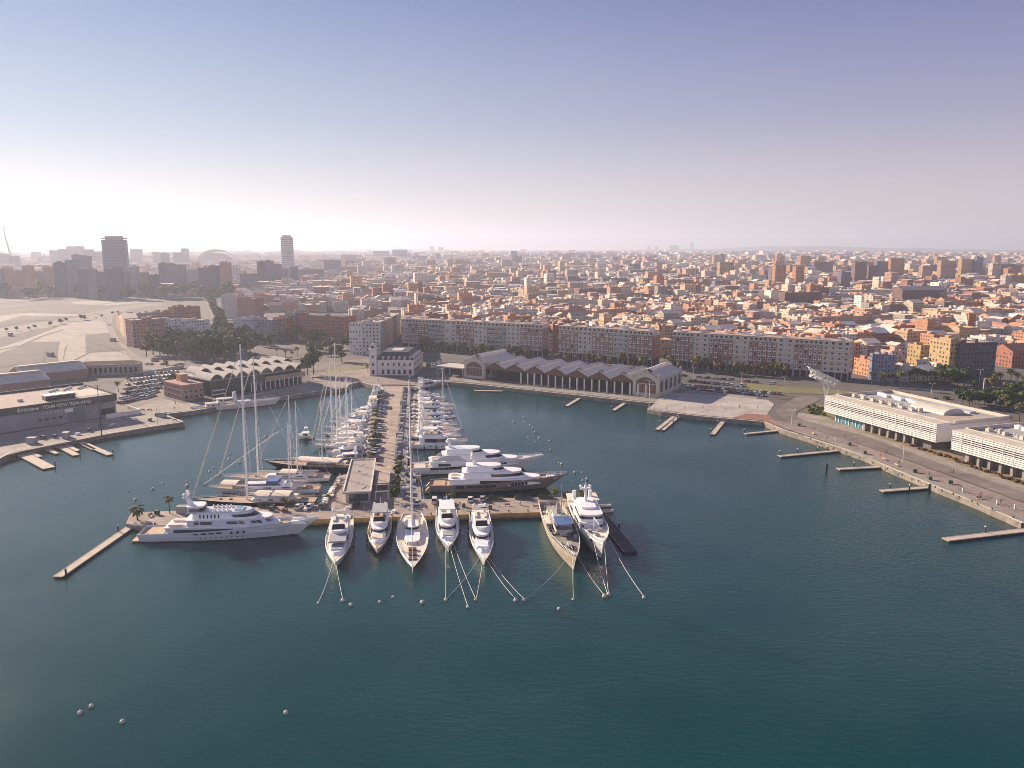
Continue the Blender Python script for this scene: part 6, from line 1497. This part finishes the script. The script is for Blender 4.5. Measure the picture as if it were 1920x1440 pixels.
def trunk_mesh(h,r,limbs,seed,spread):
    rnd=random.Random(seed); mb=MB(); mb.tube((0,0,0),(0,0,h),r,r*.6,n=7)
    for k in range(limbs):
        a=2*math.pi*k/limbs+rnd.uniform(-.4,.4); mb.tube((0,0,h*.9),(spread*math.cos(a),spread*math.sin(a),h+spread*rnd.uniform(.5,1.1)),r*.5,r*.15,n=5)
    return mb.mesh('trunk',[M_bark])
TK=[]
for i in range(8):
    mi=(0,1,2,3,1,0,1,2)[i]; rx=(3.6,3.2,2.8,3.4,4.0,4.6,3.0,3.3)[i]
    TK.append((crown_mesh(50+i,rx,rx*.8,620,.42,LV[mi]),trunk_mesh(3.4,.28,5,60+i,rx*.6),3.4+rx*.55))
KN=['dark green','mid green','golden','russet','mid green','dark green','mid green','golden']
def tree(p,k,label,group,s=1.0,rz=None):
    cm,tm,zc=TK[k]; th=thing('tree',label,'tree',p,random.uniform(0,6) if rz is None else rz,group); th.scale=(s,s,s*random.uniform(.92,1.12))
    link('crown',cm,th,(0,0,zc)); link('trunk',tm,th); return th
def palm_meshes(seed,h,fr,L):
    rnd=random.Random(seed); t=MB(); prev=Vector((0,0,0)); bend=rnd.uniform(-.04,.04)
    for i in range(1,6): q=Vector((bend*i*i*h*.04,0,h*i/5)); t.tube(prev,q,.3-.02*i,.3-.02*(i+1),n=7); prev=q
    c=MB()
    for k in range(fr):
        a=2*math.pi*k/fr*2.4+rnd.uniform(-.2,.2); el=lerp(1.25,-.35,k/fr); d=Vector((math.cos(a),math.sin(a),0)); side=Vector((-d.y,d.x,0)); p=prev.copy(); ang_=el; A=[];B=[];Cc=[]
        for i in range(6):
            w=L*.12*math.sin(math.pi*(i+.6)/6.4)+.03; dro=w*.55
            A.append(p+side*w-Vector((0,0,dro))); B.append(p.copy()); Cc.append(p-side*w-Vector((0,0,dro)))
            p=p+(d*math.cos(ang_)+Vector((0,0,math.sin(ang_))))*L/5; ang_-=.36
        c.strip(A,B); c.strip(B,Cc)
    return t.mesh('trunk',[M_bark]),c.mesh('crown',[leaf_mat('palm_leaf',(.06,.07,.022),(.11,.11,.04))])
PK=[palm_meshes(1,9,26,3.3),palm_meshes(2,7,24,3.0),palm_meshes(3,3.2,26,2.9)]
def palm(p,k,label,group,s=1.0):
    th=thing('palm_tree',label,'palm tree',p,random.uniform(0,6),group); th.scale=(s,)*3; link('trunk',PK[k][0],th); link('crown',PK[k][1],th)
def trees(pxs,phrase,group,ks,s=(.9,1.2),z=ZL):
    rnd=random.Random(len(phrase)); lst=sorted(pxs); cn={}; 
    ch=[rnd.choice(ks) for _ in lst]
    for (x,y),k in zip(lst,ch):
        n=KN[k]; cn[n]=cn.get(n,0)+1
        tree(P(x,y,z),k,f"{n} tree {phrase}, {ordn(cn[n])} such from the left",group,rnd.uniform(*s))
Z8=lambda l:[(960+x/5.053,560+y/5.053) for x,y in l]
Z9=lambda l:[(1240+x/5.053,560+y/5.053) for x,y in l]
Z7=lambda l:[(640+x/5.053,560+y/5.053) for x,y in l]
Z6=lambda l:[(320+x/5.053,560+y/5.053) for x,y in l]
Z5=lambda l:[(x/4,600+y/4) for x,y in l]
Z2=lambda l:[(1540+x/5.053,560+y/5.053) for x,y in l]
trees(Z8([(70,545),(160,570),(330,560),(440,590),(520,610),(610,605),(720,615),(830,640),(940,640),(1040,640),(1150,650),(1230,660),(1450,600)])+Z7([(770,490),(830,490),(990,510),(1060,515),(1150,520),(1250,535),(1330,540),(1420,560),(1600,560),(1660,570),(1750,575),(930,505)]),'before the west and middle avenue rows','avenue trees',[1,2,3,4,6,7],(.95,1.45))
trees(Z9([(90,670),(170,690),(330,690),(420,690),(530,715),(640,715),(700,720),(770,722),(830,730),(890,735),(960,740),(1040,735),(1110,740),(1180,750)]),'before the east avenue row','avenue trees',[1,2,6,7,3],(1.0,1.6))
trees(Z5([(1100,275),(1150,260),(1200,265),(1230,225),(1280,240),(1330,270),(1340,215),(1400,215),(1400,260),(1460,240),(1490,215),(1520,280),(1560,255),(1600,240),(1640,270),(1680,250),(1720,280),(1760,240),(1800,270),(1640,210),(1570,300),(1440,290),(1370,300),(1840,275),(1880,270),(1170,235),(1260,270),(1310,235),(1480,300),(1610,300),(1680,290),(1760,280),(1530,225),(1700,225)]),'in the park beside the vaulted hall','park trees',[0,1,4,5,3],(1.8,2.5))
trees(Z6([(700,400),(770,420),(830,450),(890,440),(950,460),(1080,400),(1130,410),(1190,400),(1250,430),(1330,510),(1290,490),(1410,535),(1380,470),(1480,500),(1540,480),(1440,430),(1360,400),(1620,600),(1560,590),(430,330),(520,370),(560,390),(600,410),(470,330),(1680,490)]),'on the park side of the customs square','square trees',[0,1,3,5,6],(1.3,2.0))
tree(P(588,702,ZL),5,'very large dark round tree at the end of the vaulted hall',None,2.1); tree(P(577,703,ZL),0,'dark tree overlapping the very large round tree',None,1.7)
tree(P(316,737,ZL),5,'dark bushy tree beside the rose brick annex','annex trees',1.2); tree(P(329,727,ZL),0,'dark tree behind the rose brick annex','annex trees',1.3)
trees(Z2([(1160,810),(1220,830),(1290,825),(1350,840),(1250,800)]),'before the dark balconied block','east garden trees',[0,5],(1.3,1.8))
trees(Z2([(1380,985),(1430,1000),(1490,1020),(1600,1000),(1780,960),(1840,950),(1730,1000)]),'in the garden behind the louvred building','east garden trees',[0,1,5],(.9,1.3))
def palms(pxs,phrase,group,k,s,z=ZL):
    for i,((x,y)) in enumerate(sorted(pxs)): palm(P(x,y,z),k if isinstance(k,int) else k[i%len(k)],f"palm {phrase}, {ordn(i+1)} from the left",group,s*random.uniform(.85,1.12))
palms(Z2([(475,822),(560,830),(610,835),(660,835),(750,855),(840,790),(880,800),(910,800),(950,810),(1000,812),(1040,812),(1075,816),(1120,820)]),'in front of the ochre block','promenade palms',(0,1),1.15)
palms(Z2([(1640,830),(1690,825),(1790,840),(1850,840),(1900,860),(1730,1075),(1870,1190),(1800,1010)]),'by the right edge behind the louvred building','east palms',(0,1,0),1.2)
_r=random.Random(21)
trees([(_r.uniform(0,430),_r.uniform(553,562)) for _ in range(34)],'in the far line beyond the circuit','far line trees',[0,1,5],(2.2,3.4))
trees([(lerp(392,425,t)+_r.uniform(-7,7),lerp(566,628,t)) for t in [i/13 for i in range(14)]],'along the street beyond the park','street trees',[0,3,4,3],(1.6,2.2))
trees([(lerp(8,225,t)+_r.uniform(-9,9),lerp(622,590,t)+_r.uniform(-3,3)) for t in [i/11 for i in range(12)]],'along the bend of the circuit road','circuit scrub',[0,4],(.5,.9))
palms([(133,703),(140,704)],'at the left end of the arcaded station','station palms',0,1.0)
palms([(240,722),(263,727),(313,690),(222,735)],'among the cars of the west car park','car park palms',1,.9)
palms(Z6([(1090,560),(1200,545),(1010,540),(1150,580)])+[(690,700)],'on the square by the avenue','square palms',1,1.0)
palms([(258,975)],'low and broad on the west tip of the pier, one','pier palms',2,1.15,ZP)
palms([(318,962)],'standing slender beside the big silver yacht, one','pier palms',1,.75,ZP)
palms([(534,957)],'in a square box before the black sloop, one','pier palms',1,.7,ZP); palms([(848,950)],'in a square box behind the rounded yacht, one','pier palms',1,.7,ZP)
palms([(1040,944)],'in a square box behind the patrol ship, one','pier palms',1,.7,ZP); palms([(1092,938)],'low and broad at the east end of the pier, one','pier palms',2,.9,ZP)
# planting along the pier
rnd=random.Random(3)
trees([(lerp(712,697,t)+rnd.uniform(-1,1),lerp(735,868,t)) for t in [i/16 for i in range(17)]],'in the planting strip along the pier road','pier shrubs',[1,2,3,6],(.3,.5),ZP)
trees([(lerp(752,741,t)+rnd.uniform(-.6,.6),lerp(868,940,t)) for t in [i/7 for i in range(8)]],'in the hedge beside the pergola','pier hedge trees',[0,1,5],(.45,.7),ZP)
# low dark hedge wall along the east side of the pier road
a,b=P(757,726,ZP),P(741,868,ZP); d=b-a
m=MB(); m.box(0,d.length,-.45,.45,0,1.5); tag(m.build('screen_wall',mat('dark_screen',(.13,.115,.10),.85,.3,.6),None,loc=a,rz=ang(d)),'long dark low wall along the east side of the pier road','wall')
bx=MB(); bx.frustum((-.9,.9,-.9,.9),0,(-1,1,-1,1),1.0); bxm=bx.mesh('planter',[mat('rust_planter',(.17,.075,.045),.8,.2,.8)])
for x,y,l in ((534,959,'before the black sloop'),(848,952,'behind the rounded yacht'),(1040,946,'behind the patrol ship')): tag(link('planter',bxm,None,P(x,y,ZP)),f'square rust-red planter box holding a palm {l}','planter','palm planters on the pier')
pb=MB(); pb.box(-3,3,-.8,.8,0,.9); pb2=crown_mesh(91,1,.5,260,.25,LV[0])
for i,(x,y,l) in enumerate(((928,937,'first from the cars'),(979,935,'second from the cars'),(1023,934,'third from the cars'),(1068,932,'last before the low palm'),(500,951,'left of the palm box by the black sloop'),(548,949,'right of the palm box by the black sloop'))):
    t=thing('hedge_box',f'clipped hedge trough on the pier, {l}','planter',P(x,y,ZP),ang(pp[8]-pp[6]),'hedge troughs on the pier head')
    pb.build('trough',mat('dark_trough',(.09,.08,.07),.85,.2,1),t); h=link('hedge',pb2,t,(0,0,1.25)); h.scale=(2.9,.8,.9)
# shrubs on the promenade beds
sh_m=[crown_mesh(95,1.2,.6,240,.22,LV[3]),crown_mesh(96,1.3,.7,240,.22,LV[1])]
def shrubs(pxs,k,phrase,g,s):
    for i,(x,y) in enumerate(sorted(pxs)):
        t=link('shrub',sh_m[k],None,P(x,y,ZL)+Vector((0,0,.5*s)),random.uniform(0,6)); t.scale=(s*random.uniform(.8,1.3),)*3; tag(t,f"low {('reddish','green')[k]} shrub {phrase}, {ordn(i+1)} from the left",'shrub',g)
rnd=random.Random(8)
shrubs([(lerp(1632,1918,t)+rnd.uniform(-3,3),lerp(808,908,t)+rnd.uniform(-2,2)) for t in [i/33 for i in range(34)]],0,'in the dry bed before the louvred buildings','bed shrubs',1.0)
shrubs([(1512+rnd.uniform(0,50),768+rnd.uniform(-5,12)) for _ in range(16)],1,'in the green bed under the lattice canopy','bend shrubs',1.3)

# ------------------------------------------------------------------ lamp posts, poles
def lamp(x,yb,yt,label,z=ZL,arm=1.6,m=None,r=.14,group='lamp posts'):
    q=P(x,yb,z); h=2
    while proj((q.x,q.y,z+h))[1]>yt and h<45: h+=.25
    th=thing('lamp_post',label,'lamp post',q,0,group)
    b=MB(); b.tube((0,0,0),(0,0,h),r,r*.6,n=6); b.build('pole',m or M_frame,th)
    b=MB()
    for s in (1,-1): b.tube((0,0,h-.1),(s*arm,0,h+.15),.06,n=4); b.box(s*arm-.45,s*arm+.45,-.2,.2,h+.08,h+.25)
    b.build('lamp_head',m or M_frame,th)
lamp(1217,769,714,'tall white lamp mast on the plaza corner by the east pavilion',r=.24,arm=2.2); lamp(1354,785,750,'thin flagpole-like lamp on the plaza edge'); lamp(1484,796,769,'white lamp post at the start of the promenade'); lamp(1692,872,832,'white lamp post halfway along the promenade')
lamp(191,817,724,'tall dark lamp mast before the boat shed',m=M_dark,r=.3,arm=.8); lamp(296,799,764,'slim lamp post on the sunny quay corner',m=M_grey); lamp(1842,747,710,'thick pale mast in the garden behind the louvred building',r=.5,arm=.9); lamp(1835,730,694,'slim tall lamp behind the garden mast')
lamp(1746,742,720,'lamp post on the road behind the louvred building'); lamp(1000,733,700,'thin lamp before the west half of the dock shed',m=M_grey)
for i,(x,y) in enumerate(((768,729),(766,760),(763,800),(760,850))): lamp(x,y,y-22,f'slender lamp along the pier walkway, {ordn(i+1)} from the quay',ZP,.5,M_grey,.09)
for i,(x,y) in enumerate(((1300,712),(1390,721),(1470,729),(1100,696),(980,690))): lamp(x,y,y-22,f'avenue lamp post behind the car park, {ordn(i+1)} counted from the plaza side',arm=1.2,m=M_grey)

# ------------------------------------------------------------------ people
def person_mesh(seed,shirt,trousers):
    rnd=random.Random(seed); mb=MB(); st=rnd.uniform(.12,.3)
    rings=[]
    def limb(pts,m,n=7):
        prev=None
        for (x,y,z,rx,ry) in pts:
            ring=[(x+rx*math.cos(2*math.pi*i/n),y+ry*math.sin(2*math.pi*i/n),z) for i in range(n)]; o=len(mb.v); mb.v+=ring
            if prev is not None:
                for i in range(n): mb.f.append((prev+i,prev+(i+1)%n,o+(i+1)%n,o+i)); mb.m.append(m)
            prev=o
    limb([(st,.1,0,.06,.05),(st*.9,.1,.1,.05,.05),(st*.5,.1,.5,.065,.06),(.02,.09,.88,.09,.085),(0,.05,.95,.11,.13)],1)
    limb([(-st,-.1,0,.06,.05),(-st*.9,-.1,.1,.05,.05),(-st*.4,-.1,.5,.065,.06),(-.02,-.09,.88,.09,.085),(0,-.05,.95,.11,.13)],1)
    limb([(0,0,.9,.12,.17),(0,0,1.1,.11,.16),(0,0,1.35,.13,.20),(0,0,1.47,.09,.17),(0,0,1.52,.055,.06)],0)
    limb([(0,0,1.50,.055,.055),(0.01,0,1.58,.085,.075),(0.01,0,1.68,.095,.08),(0,0,1.77,.05,.045),(0,0,1.78,.005,.005)],2)
    for s in (1,-1): limb([(0,s*.19,1.45,.055,.05),(-s*.1,s*.24,1.2,.045,.045),(s*-.18,s*.24,.95,.035,.035),(s*-.2,s*.24,.83,.03,.03)],0)
    return mb.mesh('person',[shirt,trousers,mat('skin',(.4,.25,.18),.7,0)])
PC=[mat('shirt_dark',(.03,.03,.04),.9,0),mat('shirt_red',(.3,.05,.04),.9,0),mat('trousers_dark',(.03,.035,.05),.9,0),mat('trousers_grey',(.12,.12,.13),.9,0)]
for i,(x,y,l) in enumerate(((1527,806,'person walking on the road near the start of the promenade'),(1584,821,'person walking on the road beside the teal lobby'),(1662,851,'person standing at the promenade kerb halfway along'),(1782,887,'person walking left in a pair on the road'),(1787,888,'person walking right in a pair on the road'),(1840,930,'person standing by the promenade lamp rail'),(329,758,'person standing on the sunny quay near the annex'),(327,768,'person on the sunny quay close to the classic ship stern'),(300,776,'person at the inner corner of the sunny quay'),(663,719,'person standing on the square edge above the basin'),(735,770,'person walking on the pier road'),(520,742,'person on the ship quay by the bow'))):
    o=link('person',person_mesh(i,PC[0],PC[2+i%2]),None,P(x,y,ZP if x==735 else ZL)+Vector((0,0,.03)),random.uniform(0,6)); o.scale=(1.15,)*3; tag(o,l+(' in dark clothes' if i%6 else ' in dark clothes'),'person','people on the quays')
# bollards along the quay edges
bo=MB(); bo.tube((0,0,0),(0,0,.55),.22,.2,n=8); bo.tube((0,0,.55),(0,0,.75),.34,.3,n=8); bom=bo.mesh('bollard',[M_dark])
def bollards(p0,p1,n,z,phrase,g):
    a,b=P(*p0,z),P(*p1,z)
    for i in range(n): tag(link('bollard',bom,None,a.lerp(b,i/max(1,n-1))+Vector((0,0,.02))),f"dark iron bollard {phrase}, {ordn(i+1)} from the left",'bollard',g)
bollards((290,984),(590,972),9,ZP,'on the west arm edge','pier bollards'); bollards((660,970),(990,959),10,ZP,'on the pier head edge behind the bows','pier bollards'); bollards((900,721),(1200,752),12,ZL,'on the dock shed quay','quay bollards'); bollards((1480,809),(1900,972),16,ZL,'along the promenade edge','promenade bollards')
print('cars',ncar,'objects',len(bpy.data.objects))

# ------------------------------------------------------------------ small gear on the pier and quays
gm=[]
b=MB(); b.box(-.9,.9,-.5,.5,0,.8); b.box(-.95,.95,-.55,.55,.8,.9); gm.append(('dock_box','dock box','dock box',b.mesh('dock_box',[M_white])))
b=MB(); b.box(-.22,.22,-.22,.22,0,1.5); b.frustum((-.28,.28,-.28,.28),1.5,(-.1,.1,-.1,.1),1.75); gm.append(('power_pedestal','power pedestal','power pedestal',b.mesh('power_pedestal',[M_grey])))
b=MB(); b.frustum((-.6,.6,-.55,.55),0,(-.75,.75,-.65,.65),1.2); b.frustum((-.78,.78,-.68,.68),1.2,(-.7,.7,-.5,.5),1.4); gm.append(('waste_bin','green waste bin','bin',b.mesh('waste_bin',[mat('bin_green',(.03,.08,.05),.6,.1,1)])))
b=MB(); b.box(-1.1,1.1,-.3,.3,.42,.5); b.box(-1.1,1.1,.25,.32,.5,1.0); b.box(-1,-.85,-.25,.25,0,.42); b.box(.85,1,-.25,.25,0,.42); gm.append(('bench','timber bench','bench',b.mesh('bench',[M_teak])))
b=MB(); b.box(-1.6,1.6,-1.1,1.1,0,2.2); b.box(-1.7,1.7,-1.2,1.2,2.2,2.35); gm.append(('site_cabin','grey cabin','cabin',b.mesh('site_cabin',[M_grayfac])))
b=MB(); b.frustum((-1.8,1.3,-.5,.5),.1,(-1.9,2.0,-.85,.85),.7); b.frustum((-.3,.6,-.35,.35),.7,(-.2,.4,-.3,.3),1.1); gm.append(('dinghy','pale upturned dinghy','dinghy',b.mesh('dinghy',[M_canvas])))
def gear(pts,phrase,ks,z,s=1.0,seed=0):
    pts=sorted(pts); rnd=random.Random(seed); cn={}; ch=[rnd.choice(ks) for _ in pts]
    for (x,y),k in zip(pts,ch):
        n,l,c,me=gm[k]; cn[k]=cn.get(k,0)+1
        o=link(n,me,None,P(x,y,z)+Vector((0,0,.02)),rnd.uniform(-.25,.25)+rnd.choice((0,1.57))); o.scale=(s,)*3
        tag(o,f"{l} {phrase}, {ordn(cn[k])} such from the left" if ch.count(k)>1 else f"only {l} {phrase}",c,c+' '+phrase[:30])
rnd=random.Random(12)
gear([(lerp(757,744,t)+rnd.uniform(1,3),lerp(735,868,t)) for t in [i/22 for i in range(23)]],'by the dark pier wall',[0,1,1,4,5],ZP,1.1,1)
gear([(lerp(767,763,t),lerp(730,860,t)) for t in [i/14 for i in range(15)]],'by the east yacht row',[0,1,1],ZP,1.0,2)
gear([(lerp(700,687,t),lerp(732,872,t)) for t in [i/18 for i in range(19)]],'west of the pier road',[0,0,1,5],ZP,1.0,3)
gear([(lerp(637,607,t)+rnd.uniform(0,3),lerp(896,944,t)) for t in [i/16 for i in range(17)]],'on the west pier shoulder',[0,0,5,5,1,2],ZP,1.15,4)
gear([(lerp(752,784,(i%4)/3),lerp(892,930,(i//4)/3)) for i in range(10)],'at the bronze yacht stern',[0,1,3,2],ZP,1.1,5)
gear([(x+rnd.uniform(-6,6),lerp(947,938,(x-640)/450)+rnd.uniform(0,16)) for x in range(655,1090,27)],'on the open pier head paving',[0,1,2,3],ZP,1.0,6)
gear([(x+rnd.uniform(-6,6),lerp(963,956,(x-280)/320)+rnd.uniform(-5,10)) for x in (285,300,345,368,385,420,455,470,515,570)],'beside the silver yacht',[0,2,3,4],ZP,1.1,7)
gear([(lerp(1500,1900,t)+rnd.uniform(-6,6),lerp(803,958,t)+rnd.uniform(-4,2)) for t in [i/13 for i in range(14)]],'on the promenade paving',[3,2,3,1],ZL,1.1,8)
gear([(lerp(240,335,rnd.random()),lerp(764,790,rnd.random())) for _ in range(7)],'on the sunny quay by the boat shed',[4,2,3,0],ZL,1.2,9)
gear([(30,690),(48,694),(95,668),(205,610),(212,640),(180,596),(20,630),(248,690)],'on the circuit lot',[4,4,0],ZL,1.6,11)
gear([(lerp(60,210,t),lerp(828,800,t)+rnd.uniform(-6,6)) for t in [i/7 for i in range(8)]],'on the apron before the boat shed',[4,0,5,2],ZL,1.3,10)

trees(Z2([(1330,1010),(1400,1030),(1460,1000),(1540,1010),(1580,1030),(1650,1020),(1690,1050),(1760,1040),(1800,1080),(1850,1050),(1880,1100),(1700,960),(1650,930),(1900,1010),(1600,960),(1450,860),(1550,870),(1640,880),(1740,880)]),'in the garden strip at the right edge','right edge garden trees',[0,1,6,2],(.9,1.5))
shrubs([(1640+random.uniform(0,270),745+random.uniform(-6,42)) for _ in range(22)],1,'along the road behind the louvred building','road shrubs',1.5)
rnd=random.Random(17); pm=[person_mesh(40+i,PC[i%2],PC[2+i//2%2]) for i in range(4)]
def walkers(pts,phrase,z):
    for i,(x,y) in enumerate(sorted(pts)):
        o=link('person',pm[i%4],None,P(x,y,z)+Vector((0,0,.02)),rnd.uniform(0,6)); o.scale=(1.15,)*3; tag(o,f"person in {('dark','red')[i%2]} top standing {phrase}, {ordn(i+1)} from the left",'person','people on the quays')
walkers([(lerp(660,1080,t)+rnd.uniform(-8,8),lerp(958,946,t)+rnd.uniform(-6,4)) for t in [i/8 for i in range(9)]],'on the pier head',ZP)
walkers([(lerp(580,860,t)+rnd.uniform(-8,8),712+rnd.uniform(-5,4)) for t in [i/9 for i in range(10)]],'on the square before the customs house',ZL)
walkers([(lerp(1500,1880,t)+rnd.uniform(-10,10),lerp(806,952,t)+rnd.uniform(-8,0)) for t in [i/8 for i in range(9)]],'on the promenade',ZL)
walkers([(lerp(1250,1420,t),775+rnd.uniform(-12,4)) for t in [i/5 for i in range(6)]],'on the pale plaza',ZL)
